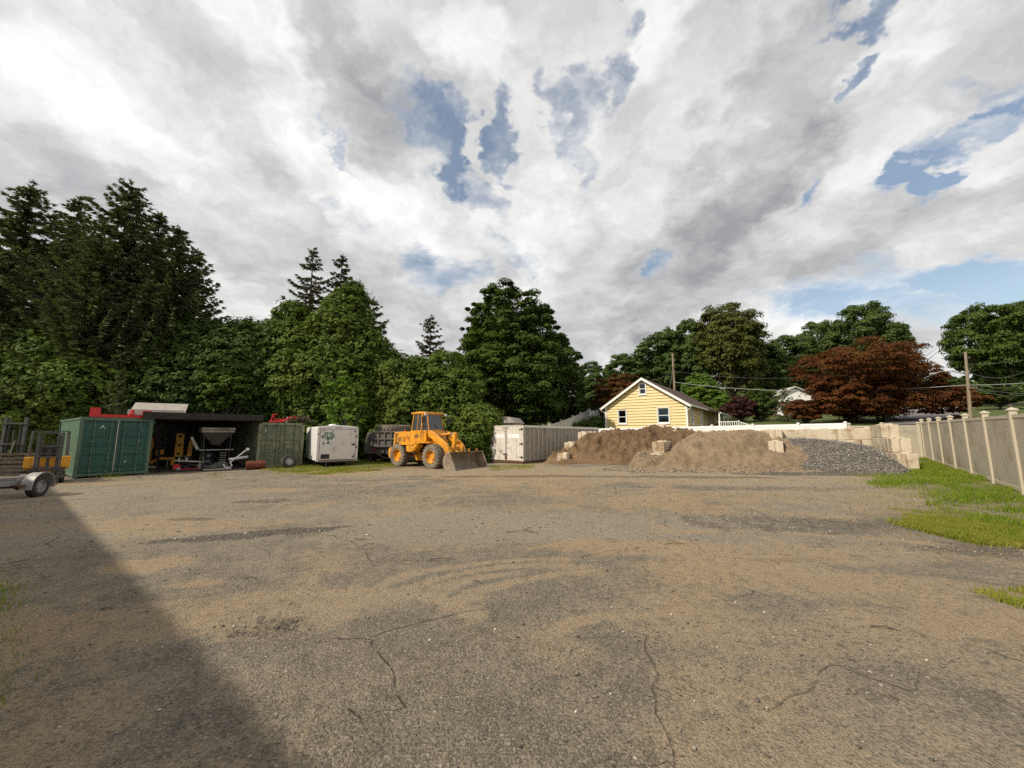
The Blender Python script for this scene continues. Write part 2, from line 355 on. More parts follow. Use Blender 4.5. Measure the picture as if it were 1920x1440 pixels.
def blob(px, py, rx, ry, rot=0.0, soft=.6, rag=.55, seed=5, fs=1.1):
    c = gnd(px, py); ca, sa = math.cos(R(rot)), math.sin(R(rot)); dx, dy = GX - c.x, GY - c.y
    d = np.sqrt(((dx * ca + dy * sa) / rx) ** 2 + ((-dx * sa + dy * ca) / ry) ** 2)
    d = d + rag * (vnoise(GX * fs, GY * fs, seed, 4, .6) - .5) * 2
    return sstep(1 + soft * .5, 1 - soft * .5, d)
def ring(px, py, r, w, rx=1.0, a0=-180, a1=180, seed=6):
    c = gnd(px, py); dx, dy = (GX - c.x) / rx, GY - c.y
    d = np.sqrt(dx * dx + dy * dy) + .12 * (vnoise(GX * 1.5, GY * 1.5, seed, 3) - .5)
    an = np.degrees(np.arctan2(dy, dx)); m = sstep(a0 - 15, a0 + 15, an) * sstep(a1 + 15, a1 - 15, an)
    return sstep(w, w * .3, np.abs(d - r)) * m * (.4 + .9 * vnoise(GX * 3, GY * 3, seed + 9, 3))
big = vnoise(GX * .22 + 5, GY * .3 + 2, 21, 5, .55)
mid = vnoise(GX * .8, GY * .9, 22, 5, .6)
dirt = .12 + .70 * sstep(.40, .72, big * .62 + mid * .42)
dirt = np.maximum(dirt, 1.35 * blob(1060, 886, 11.5, 2.8, -10, .7, .5))
dirt = np.maximum(dirt, 1.1 * blob(1350, 898, 7, 1.8, -15, .7, .6))
dirt = np.maximum(dirt, 1.0 * blob(1595, 925, 2.1, 1.3, 0, .35, .6))
dirt = np.maximum(dirt, .9 * blob(505, 919, 1.6, .5, 0, .5, .5))
dirt = np.maximum(dirt, .9 * blob(283, 1058, .62, .36, 10, .35, .4))
dirt = np.maximum(dirt, .9 * blob(367, 1095, .30, .12, 8, .35, .2))
dirt = np.maximum(dirt, .75 * blob(420, 1150, 1.6, .5, 10, .6, .6))
dirt = np.maximum(dirt, .75 * blob(120, 1190, .9, .5, 10, .6, .6))
dirt = np.maximum(dirt, .6 * blob(330, 985, 2.4, .6, 0, .6, .6))
dirt = np.maximum(dirt, .7 * blob(1470, 1035, 3.2, .5, -8, .6, .5))
dirt = np.maximum(dirt, .75 * blob(1640, 1100, 2.2, .6, -20, .6, .6))
dirt = np.maximum(dirt, .7 * blob(1330, 1290, .5, .3, -20, .5, .6))
for (px, py, r, rx, a0, a1) in ((1010, 1120, .95, 1.5, 60, 179), (1010, 1120, 1.2, 1.5, 70, 179), (1010, 1120, .7, 1.6, 100, 178), (1240, 1150, 1.1, 1.8, 100, 175),
                                (1350, 1260, .9, 1.7, 60, 150), (1180, 1090, 1.5, 1.6, 40, 120), (1440, 1080, 2.1, 1.8, 20, 110), (560, 1190, .9, 1.7, 10, 120)):
    dirt = np.maximum(dirt, 1.35 * ring(px, py, r, .11, rx, a0, a1))
# long straight wheel sweeps across the yard
for (x0, y0, x1, y1, w, k) in ((870, 935, 1330, 1035, .10, .5), (1330, 1030, 1900, 1080, .22, .6), (1000, 905, 1700, 985, .35, .5), (500, 905, 1000, 896, .4, .55), (300, 950, 900, 905, .3, .4), (1150, 930, 1560, 1045, .16, .5), (760, 880, 1000, 960, .25, .35)):
    A, B = gnd(x0, y0), gnd(x1, y1); d = (B - A); L = d.length; d /= L
    t = (GX - A.x) * d.x + (GY - A.y) * d.y; s = np.abs(-(GX - A.x) * d.y + (GY - A.y) * d.x + .25 * (vnoise(GX * .5, GY * .5, 33, 2) - .5))
    dirt = np.maximum(dirt, k * sstep(w, w * .3, s) * sstep(-.5, .8, t) * sstep(L + .5, L - .8, t) * (.5 + .8 * mid))
dirt = dirt * (1 - .8 * blob(900, 985, 3.3, 1.3, 0, .3, .35, 8))
stone = np.maximum.reduce([1.0 * blob(455, 1004, 1.55, .27, 17, .9, .6, 9, 2.0), .6 * blob(500, 940, 1.0, .3, 0, .6, .6, 10, 1.6), .5 * blob(1560, 985, 3.6, .9, -8, .9, .8, 11),
                           .5 * blob(1800, 1030, 1.8, .5, -6, .9, .8, 12), .5 * blob(1350, 915, 3.2, .6, -10, .7, .6, 13), .28 * blob(1530, 1250, 1.8, 1.0, 0, .9, .8, 14), .5 * blob(500, 1175, .5, .2, 0, .7, .5, 15),
                           .9 * blob(1560, 887, 3.2, .9, -10, .5, .5, 16)])
tone = 1.5 * vnoise(GX * .25, GY * .3, 41, 5, .62) - .25 + .5 * blob(900, 985, 3.3, 1.3, 0, .3, .35, 8) - .35 * blob(610, 1250, 3.6, 1.6, 0, .8, .5, 17)
lawn = sstep(30.2, 31.5, .57 * GX + .82 * GY) * sstep(-8, 0, GX)
lawn = np.maximum(lawn, sstep(-2, 2, GY - 24 - np.abs(GX + 6) * .1) * sstep(2, -3, GX))
lawn = np.maximum(lawn, sstep(26, 30, np.abs(GX)))
damp = np.maximum.reduce([.8 * blob(1010, 893, 5, .5, -6, .6, .7, 51), .8 * blob(1300, 895, 3.5, .4, -10, .6, .7, 52), .7 * blob(350, 974, .7, .16, 0, .5, .5, 53),
                          .6 * blob(720, 900, 2.4, .3, 3, .6, .7, 54), .5 * blob(1555, 930, .3, .15, 0, .5, .4, 55), .5 * blob(1460, 1050, .6, .15, 0, .5, .5, 56)])
def seam(pts, wob=.10, seed=0):
    """signed distance to a crack polyline; positive beyond its ends"""
    X = GX + wob * 2 * (vnoise(GX * 2.2, GY * 2.2, 200 + seed, 4, .6) - .5); Y = GY + wob * 2 * (vnoise(GX * 2.2 + 5, GY * 2.2, 230 + seed, 4, .6) - .5)
    W_ = [gnd(*p) for p in pts]; best = np.full(GX.shape, 1e3); sg = np.ones(GX.shape)
    for i in range(len(W_) - 1):
        a, b = W_[i], W_[i + 1]; dx, dy = b.x - a.x, b.y - a.y; L2 = dx * dx + dy * dy
        t = ((X - a.x) * dx + (Y - a.y) * dy) / L2; tc_ = np.clip(t, 0, 1); d = np.hypot(X - a.x - tc_ * dx, Y - a.y - tc_ * dy)
        s_ = np.sign(dx * (Y - a.y) - dy * (X - a.x)); s_ = np.where(((i == 0) & (t < 0)) | ((i == len(W_) - 2) & (t > 1)), 1, s_)
        m = d < best; best = np.where(m, d, best); sg = np.where(m, s_, sg)
    return best * sg
SEAMS = {'seam%d' % i: seam(p, w_, i) for i, (p, w_) in enumerate((
    ([(700, 948), (735, 931), (870, 936), (960, 964), (1170, 986), (1320, 1034), (1560, 1046)], .10),
    ([(600, 1000), (655, 1012), (690, 1035), (700, 1052), (860, 1054)], .12),
    ([(600, 1192), (690, 1196), (705, 1215), (740, 1262), (760, 1330)], .07),
    ([(690, 1196), (760, 1176), (830, 1158), (905, 1142)], .06),
    ([(1210, 1190), (1235, 1270), (1225, 1340), (1260, 1440)], .08),
    ([(1090, 1045), (1150, 1030), (1200, 1060), (1215, 1075), (1300, 1085)], .12),
    ([(660, 1330), (690, 1375), (720, 1395)], .05), ([(1700, 1290), (1560, 1240), (1480, 1290), (1400, 1350)], .10)))}
V = np.stack([GX, GY, GZ], -1).reshape(-1, 3)
idx = np.arange(nx * ny).reshape(ny, nx)
Fq = np.stack([idx[:-1, :-1], idx[:-1, 1:], idx[1:, 1:], idx[1:, :-1]], -1).reshape(-1, 4)
def gridmesh(name, V, Fq, mat, attrs=None):
    me = bpy.data.meshes.new(name); me.vertices.add(len(V)); me.vertices.foreach_set('co', V.astype(np.float32).ravel())
    me.loops.add(Fq.size); me.loops.foreach_set('vertex_index', Fq.astype(np.int32).ravel())
    me.polygons.add(len(Fq)); me.polygons.foreach_set('loop_start', np.arange(len(Fq), dtype=np.int32) * 4)
    me.polygons.foreach_set('use_smooth', np.ones(len(Fq), bool))
    me.update(calc_edges=True); me.validate(); me.materials.append(mat)
    for k, a in (attrs or {}).items():
        at_ = me.attributes.new(k, 'FLOAT', 'POINT'); at_.data.foreach_set('value', np.ascontiguousarray(a, np.float32).ravel())
    return me
def ground_material():
    m, nt = new_mat('yard_ground'); g = N(nt, 'ShaderNodeNewGeometry'); p = g.outputs['Position']
    A = lambda k: N(nt, 'ShaderNodeAttribute', attribute_name=k).outputs['Fac']
    fine = NOISE(nt, p, 9.0, 8, 0.7); mids = NOISE(nt, p, 2.2, 6, 0.62); grit = NOISE(nt, p, 55.0, 4, 0.75)
    asp = MIXC(nt, SS(nt, MATH(nt, 'ADD', A('tone'), MATH(nt, 'MULTIPLY_ADD', mids, .8, -.4)), 0.20, 0.85), (0.185, 0.157, 0.117), (0.345, 0.292, 0.218))
    asp = MIXC(nt, SS(nt, mids, 0.35, 0.7, 0, .55), asp, (0.285, 0.240, 0.180))
    asp = MIXC(nt, SS(nt, grit, 0.35, 0.60, 0.55, 0.0), asp, (0.06, 0.050, 0.038))
    asp = MIXC(nt, SS(nt, fine, 0.50, 0.32, 0, .35), asp, (0.085, 0.07, 0.05))
    asp = MIXC(nt, SS(nt, fine, 0.55, 0.72, 0, .5), asp, (0.36, 0.30, 0.21))
    vor = N(nt, 'ShaderNodeTexVoronoi', {'Vector': p, 'Scale': 75.0})
    vr = N(nt, 'ShaderNodeSeparateColor', {0: vor.outputs['Color']}).outputs[0]
    asp = MIXC(nt, SS(nt, vr, 0.72, 0.98, 0, .55), asp, (0.32, 0.285, 0.23))
    asp = MIXC(nt, SS(nt, vr, 0.30, 0.05, 0, .6), asp, (0.07, 0.062, 0.052))
    v2 = N(nt, 'ShaderNodeTexVoronoi', {'Vector': N(nt, 'ShaderNodeVectorMath', {0: p, 1: (1, 1, 0)}, operation='MULTIPLY').outputs[0], 'Scale': 16.0})
    v2r = N(nt, 'ShaderNodeSeparateColor', {0: v2.outputs['Color']}).outputs[1]
    peb = MATH(nt, 'MULTIPLY', SS(nt, v2.outputs['Distance'], 0.24, 0.15), SS(nt, v2r, 0.80, 0.88))
    asp = MIXC(nt, MATH(nt, 'MULTIPLY', peb, .75), asp, (0.40, 0.355, 0.285))
    # cracks
    dv = N(nt, 'ShaderNodeTexNoise', {'Vector': p, 'Scale': 1.3, 'Detail': 5.0})
    pw = N(nt, 'ShaderNodeVectorMath', {0: p, 1: N(nt, 'ShaderNodeVectorMath', {0: dv.outputs['Color'], 'Scale': 0.9}, operation='SCALE').outputs[0]}, operation='ADD').outputs[0]
    pw = N(nt, 'ShaderNodeVectorMath', {0: pw, 1: (1, 1, 0)}, operation='MULTIPLY').outputs[0]
    ck = N(nt, 'ShaderNodeTexVoronoi', {'Vector': pw, 'Scale': 0.62}, feature='DISTANCE_TO_EDGE').outputs['Distance']
    ckm = MATH(nt, 'MULTIPLY', SS(nt, ck, 0.010, 0.002), SS(nt, NOISE(nt, p, 0.55, 3), 0.52, 0.62, 0, .7))
    ck2 = N(nt, 'ShaderNodeTexVoronoi', {'Vector': pw, 'Scale': 2.4}, feature='DISTANCE_TO_EDGE').outputs['Distance']
    ckm2 = MATH(nt, 'MULTIPLY', SS(nt, ck2, 0.022, 0.006), SS(nt, NOISE(nt, p, 0.35, 3), 0.57, 0.64, 0, .7))
    ckm = MATH(nt, 'MAXIMUM', ckm, MATH(nt, 'MULTIPLY', ckm2, .8))
    for k_ in SEAMS:
        ckm = MATH(nt, 'MAXIMUM', ckm, MATH(nt, 'MULTIPLY', SS(nt, MATH(nt, 'ABSOLUTE', MATH(nt, 'ADD', A(k_), MATH(nt, 'MULTIPLY_ADD', fine, .04, -.02))), .010, .003), SS(nt, mids, .38, .52, 0, .8)))
    # dirt drifts break up along the grit
    dm = MATH(nt, 'ADD', A('dirt'), MATH(nt, 'MULTIPLY_ADD', fine, 1.5, -0.75))
    dm = MATH(nt, 'ADD', dm, MATH(nt, 'MULTIPLY_ADD', grit, 1.3, -0.65))
    dm = MATH(nt, 'ADD', dm, MATH(nt, 'MULTIPLY_ADD', mids, 0.7, -0.35))
    dm = MATH(nt, 'ADD', dm, MATH(nt, 'MULTIPLY_ADD', NOISE(nt, p, 0.9, 7, 0.66), 1.6, -0.80))
    dmask = SS(nt, dm, 0.10, 0.90)
    dirtc = MIXC(nt, SS(nt, mids, 0.3, 0.7), (0.375, 0.292, 0.196), (0.33, 0.258, 0.176))
    dirtc = MIXC(nt, SS(nt, NOISE(nt, p, 0.12, 3), .40, .62), dirtc, (0.40, 0.28, 0.155))
    dirtc = MIXC(nt, SS(nt, grit, 0.55, 0.38, 0, .65), dirtc, (0.14, 0.10, 0.062))
    dirtc = MIXC(nt, SS(nt, fine, 0.50, 0.30, 0, .6), dirtc, (0.17, 0.13, 0.085))
    base = MIXC(nt, MATH(nt, 'MULTIPLY', dmask, .80), asp, dirtc)
    base = MIXC(nt, MATH(nt, 'MULTIPLY', ckm, MATH(nt, 'MULTIPLY_ADD', dmask, -.75, 1.0)), base, (0.06, 0.05, 0.04))
    v3 = N(nt, 'ShaderNodeTexVoronoi', {'Vector': N(nt, 'ShaderNodeVectorMath', {0: p, 1: N(nt, 'ShaderNodeVectorMath', {0: N(nt, 'ShaderNodeTexNoise', {'Vector': p, 'Scale': 14.0, 'Detail': 2.0}).outputs['Color'], 'Scale': .06}, operation='SCALE').outputs[0]}, operation='ADD').outputs[0], 'Scale': 42.0})
    v3r = N(nt, 'ShaderNodeSeparateColor', {0: v3.outputs['Color']}).outputs[2]
    stc = MIXC(nt, v3r, (0.12, 0.108, 0.09), (0.33, 0.295, 0.24))
    stc = MIXC(nt, SS(nt, v3.outputs['Distance'], .35, .62), stc, (0.085, 0.072, 0.056))
    smask = SS(nt, MATH(nt, 'ADD', A('stone'), MATH(nt, 'ADD', MATH(nt, 'MULTIPLY_ADD', fine, 1.6, -.8), MATH(nt, 'MULTIPLY_ADD', mids, .8, -.4))), 0.35, 0.75)
    base = MIXC(nt, MATH(nt, 'MULTIPLY', smask, .85), base, stc)
    base = MIXC(nt, MATH(nt, 'MULTIPLY', SS(nt, MATH(nt, 'ADD', A('damp'), MATH(nt, 'MULTIPLY_ADD', fine, .8, -.4)), .3, .8), .6), base, (0.085, 0.062, 0.042))
    lw = MIXC(nt, SS(nt, mids, .35, .65), (0.06, 0.085, 0.022), (0.10, 0.115, 0.032))
    base = MIXC(nt, SS(nt, MATH(nt, 'ADD', A('lawn'), MATH(nt, 'MULTIPLY_ADD', mids, .6, -.3)), .35, .65), base, lw)
    b = N(nt, 'ShaderNodeBsdfPrincipled', {'Base Color': base, 'Roughness': 0.92, 'Specular IOR Level': 0.25})
    hgt = MATH(nt, 'ADD', MATH(nt, 'MULTIPLY', grit, 0.5), MATH(nt, 'MULTIPLY', fine, 1.0))
    hgt = MATH(nt, 'ADD', hgt, MATH(nt, 'MULTIPLY', MATH(nt, 'MULTIPLY', vor.outputs['Distance'], -1.0), .35))
    hgt = MATH(nt, 'SUBTRACT', hgt, MATH(nt, 'MULTIPLY', ckm, .8))
    hgt = MATH(nt, 'SUBTRACT', hgt, MATH(nt, 'MULTIPLY', MATH(nt, 'MULTIPLY', v3.outputs['Distance'], smask), 1.6))
    hgt = MATH(nt, 'ADD', hgt, MATH(nt, 'MULTIPLY', peb, .35))
    bn = N(nt, 'ShaderNodeBump', {'Height': hgt, 'Strength': 0.95, 'Distance': 0.03})
    nt.links.new(bn.outputs[0], b.inputs['Normal'])
    N(nt, 'ShaderNodeOutputMaterial', {0: b})
    return m
M['ground'] = ground_material()
gme = gridmesh('ground', V, Fq, M['ground'], {'dirt': dirt, 'stone': stone, 'tone': tone, 'lawn': lawn, 'damp': damp, **SEAMS})
tag(link('ground', gme), 'worn asphalt yard drifted with tan sand, running to the grass bank', kind='structure')

# ------------------------------------------------------------------ loose stones on the yard (countless: one object)
def stonemat(name, c1, c2, c3):
    m, nt = new_mat(name); g = N(nt, 'ShaderNodeNewGeometry'); r = g.outputs['Random Per Island']
    a = MIXC(nt, SS(nt, r, 0.0, 0.7), c1, c2); a = MIXC(nt, SS(nt, r, 0.84, 0.97), a, c3)
    a = MIXC(nt, SS(nt, NOISE(nt, g.outputs['Position'], 60, 3), .4, .7, 0, .3), a, (0.1, 0.08, 0.06))
    N(nt, 'ShaderNodeOutputMaterial', {0: N(nt, 'ShaderNodeBsdfPrincipled', {'Base Color': a, 'Roughness': 0.85})}); return m
M['stones'] = stonemat('yard_stones', (0.085, 0.075, 0.065), (0.21, 0.185, 0.15), (0.58, 0.52, 0.43))
M['gravel'] = stonemat('crushed_gravel', (0.13, 0.12, 0.108), (0.27, 0.25, 0.22), (0.42, 0.385, 0.335))
OCT = np.array([[1, 0, 0], [0, 1, 0], [-1, 0, 0], [0, -1, 0], [.0, .0, .8], [.05, .05, -.6]])
OF = np.array([[0, 1, 4], [1, 2, 4], [2, 3, 4], [3, 0, 4], [1, 0, 5], [2, 1, 5], [3, 2, 5], [0, 3, 5]])
def stones_mesh(name, P, S, mat, g):
    n = len(P); J = OCT[None] * (0.65 + .7 * g.random((n, 6, 1))) + .18 * g.normal(size=(n, 6, 3))
    J = J * (S[:, None, None] * np.stack([.8 + .5 * g.random(n), .6 + .4 * g.random(n), .45 + .35 * g.random(n)], -1)[:, None, :])
    a = g.random(n) * 6.283; c, s = np.cos(a)[:, None], np.sin(a)[:, None]
    X = J[:, :, 0] * c - J[:, :, 1] * s; Yy = J[:, :, 0] * s + J[:, :, 1] * c
    J = np.stack([X, Yy, J[:, :, 2]], -1) + P[:, None, :]
    me = bpy.data.meshes.new(name); me.vertices.add(n * 6); me.vertices.foreach_set('co', J.astype(np.float32).ravel())
    Fc = (OF[None] + (np.arange(n) * 6)[:, None, None]).reshape(-1, 3)
    me.loops.add(Fc.size); me.loops.foreach_set('vertex_index', Fc.astype(np.int32).ravel())
    me.polygons.add(len(Fc)); me.polygons.foreach_set('loop_start', np.arange(len(Fc), dtype=np.int32) * 3)
    me.update(calc_edges=True); me.materials.append(mat); return me
def interp(A, x, y):
    i = np.clip(np.searchsorted(ys, y) - 1, 0, ny - 2); j = np.clip(np.searchsorted(xs, x) - 1, 0, nx - 2)
    X, Yv = np.array(xs), np.array(ys)
    fx = (x - X[j]) / (X[j + 1] - X[j]); fy = (y - Yv[i]) / (Yv[i + 1] - Yv[i])
    return (A[i, j] * (1 - fx) + A[i, j + 1] * fx) * (1 - fy) + (A[i + 1, j] * (1 - fx) + A[i + 1, j + 1] * fx) * fy
g = np.random.default_rng(5)
px = []; 
n = 120000; X = g.uniform(-13, 15, n); Yq = 1.2 + 15 * g.random(n) ** 1.5
dn = .11 + .95 * interp(stone, X, Yq) + .26 * sstep(.45, .75, vnoise(X * .5, Yq * .5, 61, 3)) * sstep(-2, 5, X)
k = g.random(n) < dn * .7; X, Yq = X[k], Yq[k]
S = .004 + .010 * g.random(len(X)) ** 2 + .016 * (g.random(len(X)) < .05) * g.random(len(X)) + .011 * interp(stone, X, Yq) * g.random(len(X))
S = S * (1 + .03 * Yq)
P = np.stack([X, Yq, interp(GZ, X, Yq) + S * .25], -1)
tag(link('gravel', stones_mesh('gravel', P, S, M['stones'], g)), 'loose grey and pale stones strewn over the yard', 'gravel', kind='stuff')

# twigs and dry leaf bits
tw = MB()
for (px_, py_, L, a) in ((975, 997, .5, 10), (990, 992, .28, 60), (1000, 1000, .2, -30), (1265, 1022, .3, 5), (895, 1093, .14, -40), (1660, 1178, .2, -25), (680, 1012, .3, -20), (690, 1022, .2, 50), (830, 1050, .35, 0), (470, 1085, .12, 20), (200, 1145, .1, 10)):
    c = gnd(px_, py_); c.z = float(interp(GZ, c.x, c.y)) + .012; d = Vector((math.cos(R(a)), math.sin(R(a)), 0)) * L / 2
    k_ = Vector((-d.y, d.x, 0)) * random.uniform(-.2, .2)
    tw.tube([c - d, c + k_ + Vector((0, 0, .015)), c + d], [.006, .005, .003], 5)
tag(tw.build('twigs', M['bark']), 'dry dark twigs lying scattered on the asphalt', 'twigs', kind='stuff')

# ------------------------------------------------------------------ storage bins of stacked concrete blocks
SITE = -math.atan2(.5708, .8211)
def site(w, v): return Vector((.5708 * v + .8211 * w, .8211 * v - .5708 * w, 0))
BL, BH = 1.83, 0.605
def block_mesh(L):
    b = MB(); h = .30
    plan = [(0, -h), (L, -h), (L, -.07), (L - .06, 0), (L, .07), (L, h), (0, h), (0, .07), (.06, 0), (0, -.07)]
    b.prism(plan, 0, BH - .012, 'z')
    for q_ in (.3, .7): b.box(L * q_ - .16, L * q_ + .16, -.13, .13, BH - .03, BH + .045)
    o = b.build('block', M['concrete'], bevel=.022); me = o.data; bpy.data.objects.remove(o); return me
BLOCK = {round(l, 2): block_mesh(l) for l in (1.83, .61, .92, 1.2)}
def block_wall(label, rows, base, loc, rz):
    """rows: list of (start, [lengths]) from the ground up, along local x"""
    t = thing('block_wall', label, 'block wall', loc, rz, 'walls of stacked concrete blocks')
    for i, (s, Ls) in enumerate(rows):
        x = s
        for L in Ls:
            o = link('block', BLOCK[round(L, 2)], t)
            o.location = (x + random.uniform(-.01, .01), random.uniform(-.025, .025), base + i * BH); o.rotation_euler = (0, 0, R(random.uniform(-.8, .8)))
            m = o.modifiers.new('edge', 'BEVEL'); m.width = .022; m.segments = 2; m.limit_method = 'ANGLE'; m.angle_limit = R(40)
            x += L + .014
    return t
F6 = [1.83]
p0 = site(4.3, 27.4); tw_ = SITE + math.pi
bw = block_wall('long back wall of pale concrete blocks behind the sand and gravel piles', [(0, F6 * 8), (.0, [.92] + F6 * 7 + [.92]), (0, F6 * 8)], 0.02, (p0.x, p0.y, .17), tw_)
bw.rotation_euler = (0, R(.75), tw_)
def arm(label, w, base, rows):
    p = site(w, 27.05); p.z = base
    return block_wall(label, rows, 0, p, SITE - math.pi / 2)
arm('stepped concrete block wall at the right end, beside the tan fence', 4.0, .30, [(0, F6 * 3), (.3, F6 * 2 + [.61]), (.1, F6 + [.92])])
arm('low concrete block divider between the light sand and the grey gravel', -.3, .12, [(0, F6 * 2 + [.92]), (.1, F6 * 2 + [.61]), (0, [.92])])
arm('half buried concrete block divider between the brown sand and the light sand', -5.4, .08, [(0, F6 * 3 + [.61]), (.4, F6 * 3), (0, F6)])
arm('stepped concrete block wall at the left end, beside the long box trailer', -10.3, .0, [(0, F6 * 4), (.0, F6 * 3 + [.92]), (0, F6 * 2 + [.92])])

# ------------------------------------------------------------------ piles
def pile(name, label, cat, w0, w1, v0, v1, hfun, mat, step=.085):
    W, Vv = np.meshgrid(np.arange(w0, w1, step), np.arange(v0, v1, step))
    X = .5708 * Vv + .8211 * W; Y = .8211 * Vv - .5708 * W
    H = hfun(W, Vv); Z = terrain(X, Y) + H
    ny_, nx_ = W.shape; idx = np.arange(nx_ * ny_).reshape(ny_, nx_)
    Fq = np.stack([idx[:-1, :-1], idx[:-1, 1:], idx[1:, 1:], idx[1:, :-1]], -1).reshape(-1, 4)
    keep = (H.reshape(-1)[Fq] > -.035).any(1); Fq = Fq[keep]
    P = np.stack([X, Y, Z], -1).reshape(-1, 3); used = np.unique(Fq); remap = np.full(len(P), -1); remap[used] = np.arange(len(used))
    o = link(name, gridmesh(name, P[used], remap[Fq], mat)); tag(o, label, cat)
    return o, (W, Vv, X, Y, Z, H)
def sandmat(name, c1, c2, c3, bump=.6, sc_=3.0):
    m, nt = new_mat(name); g_ = N(nt, 'ShaderNodeNewGeometry'); p = g_.outputs['Position']
    a = MIXC(nt, SS(nt, NOISE(nt, p, .9, 6, .65), .38, .62), c1, c2)
    gr = NOISE(nt, p, 28, 6, .75); a = MIXC(nt, SS(nt, gr, .52, .38, 0, .5), a, c3)
    b = N(nt, 'ShaderNodeBsdfPrincipled', {'Base Color': a, 'Roughness': .95, 'Specular IOR Level': .2})
    h = MATH(nt, 'ADD', gr, MATH(nt, 'MULTIPLY', NOISE(nt, p, sc_, 6, .7), 2.2))
    nt.links.new(N(nt, 'ShaderNodeBump', {'Height': h, 'Strength': bump, 'Distance': .08}).outputs[0], b.inputs['Normal'])
    N(nt, 'ShaderNodeOutputMaterial', {0: b}); return m
M['sand_brown'] = sandmat('brown_sand', (.265, .175, .100), (.175, .112, .064), (.09, .056, .033), 1.0)
M['sand_tan'] = sandmat('tan_sand', (.335, .25, .16), (.27, .198, .125), (.16, .118, .075), .9)
M['gravel_bed'] = sandmat('gravel_bed', (.19, .175, .155), (.16, .148, .13), (.08, .073, .065), .9, 12)
def h1(w, v):
    toe = np.interp(w, [-12, -11, -10, -8, -5.4, -4.8], [20.3, 19.6, 19.4, 20.2, 20.8, 21.4]) + .9 * (vnoise(w * .8, v * .3, 71, 3) - .5)
    h = (v - toe) * .56; top = np.interp(w, [-11.6, -9.8, -8.6, -7, -5.6, -5], [.3, 1.25, 1.55, 1.62, 1.66, 1.55]) + .34 * (vnoise(w * .9, v * .9, 72, 3) - .5)
    h = np.minimum(h, top - .12 * np.maximum(0, v - 26.2)); h = h - .10 * np.maximum(0, np.minimum(h, 1.2)) * np.sin(w * 1.9 + v * .4)
    h = np.minimum(h, (w + 11.5) * .68 + .05); h = np.minimum(h, (-4.4 - w) * 1.2 + .3 + .9 * sstep(22, 25, v))
    rough = sstep(0, .5, h); ridg = np.abs(vnoise(w * 1.3, v * 1.3, 73, 4, .6) - .5) * 2
    cap = .45 + .22 * np.maximum(0, v - 20.6) + 1.1 * np.maximum(0, np.abs(w + 5.4) - .55); h = np.minimum(h, cap)
    ridg2 = np.abs(vnoise(w * 3.1, v * 3.1, 174, 3, .6) - .5) * 2
    return h + rough * (1.1 * (.30 - ridg) + .34 * (.3 - ridg2) + .16 * (vnoise(w * 6.5, v * 6.5, 74, 2) - .5))
pile('sand_pile', 'dark brown clumpy heap of sand below the yellow house', 'sand pile', -12.2, -4.4, 18.2, 27.05, h1, M['sand_brown'])
def h2(w, v):
    toe = np.interp(w, [-6.8, -6, -5, -3.5, -1.6, -.3, .9, 1.8], [20.6, 18.4, 17.5, 18.1, 19.2, 20.2, 21.3, 22.6]) + .7 * (vnoise(w * .7 + 9, v * .3, 75, 3) - .5)
    h = (v - toe) * np.interp(w, [-6, -3, 0], [.36, .43, .55])
    cone = 1.74 - .40 * np.sqrt((w + 1.7) ** 2 * .75 + np.minimum(0, v - 24.6) ** 2 * .8)
    side = 1.62 - .34 * np.maximum(0, -3.2 - w) - .1 * np.maximum(0, v - 25.5)
    h = np.minimum(h, np.maximum(np.minimum(cone, 1.60), np.minimum(side, 1.58) * sstep(1.2, -2.2, w)))
    h = np.minimum(h, (w + 7.2) * .75); h = np.minimum(h, (1.7 - w) * .8)
    h = np.minimum(h, .42 + .22 * np.maximum(0, v - 20.6) + 1.0 * np.maximum(0, np.abs(w + 5.4) - .5))
    h = np.minimum(h, .62 + .16 * np.maximum(0, v - 22.5) + .75 * np.maximum(0, np.abs(w + .3) - .3))
    r = sstep(0, .35, h)
    gul = np.exp(-((w + 4.7 - .16 * (v - 20)) / .32) ** 2) * sstep(17.3, 19, v) * sstep(23.5, 22, v)
    return h + r * (.34 * (vnoise(w * 1.1 + 3, v * 1.1, 76, 4) - .5) + .34 * (.3 - np.abs(vnoise(w * 2.6, v * 2.6, 176, 3) - .5) * 2) + .20 * (vnoise(w * 6, v * 6, 77, 2) - .5)) - .42 * gul * r
pile('sand_pile', 'light tan heap of sand between the two middle block dividers', 'sand pile', -7.2, 1.8, 16.2, 27.05, h2, M['sand_tan'])
def h3(w, v):
    toe = np.interp(w, [-.4, .6, 2, 3.4, 4.3], [22.8, 21.0, 19.9, 19.6, 20.6]) + .5 * (vnoise(w * .9, v * .3, 78, 3) - .5)
    h = (v - toe) * .42; top = np.interp(w, [-.3, .8, 2.4, 3.7], [1.12, 1.20, 1.02, .72])
    h = np.minimum(h, top - .25 * np.maximum(0, v - 26)); h = np.minimum(h, (3.85 - w) * 1.0 + .35 * sstep(22, 24, v)); h = np.minimum(h, .75 + (w + .25) * 1.1)
    return h + sstep(0, .3, h) * .16 * (vnoise(w * 1.5, v * 1.5, 79, 4) - .5)
gp, (W, Vv, X, Y, Z, H) = pile('gravel_pile', 'grey crushed stone heap in the bin nearest the tan fence', 'gravel pile', -.35, 4.1, 19, 27.05, h3, M['gravel_bed'])
ii = np.flatnonzero(H.ravel() > .0); ii = g.choice(ii, 11000); d = g.uniform(-.055, .055, (len(ii), 2))
S = .025 + .026 * g.random(len(ii))
P = np.stack([X.ravel()[ii] + d[:, 0], Y.ravel()[ii] + d[:, 1], Z.ravel()[ii] + .006], -1)
tag(link('crushed_stones', stones_mesh('crushed_stones', P, S, M['gravel'], g), gp), kind='stuff')
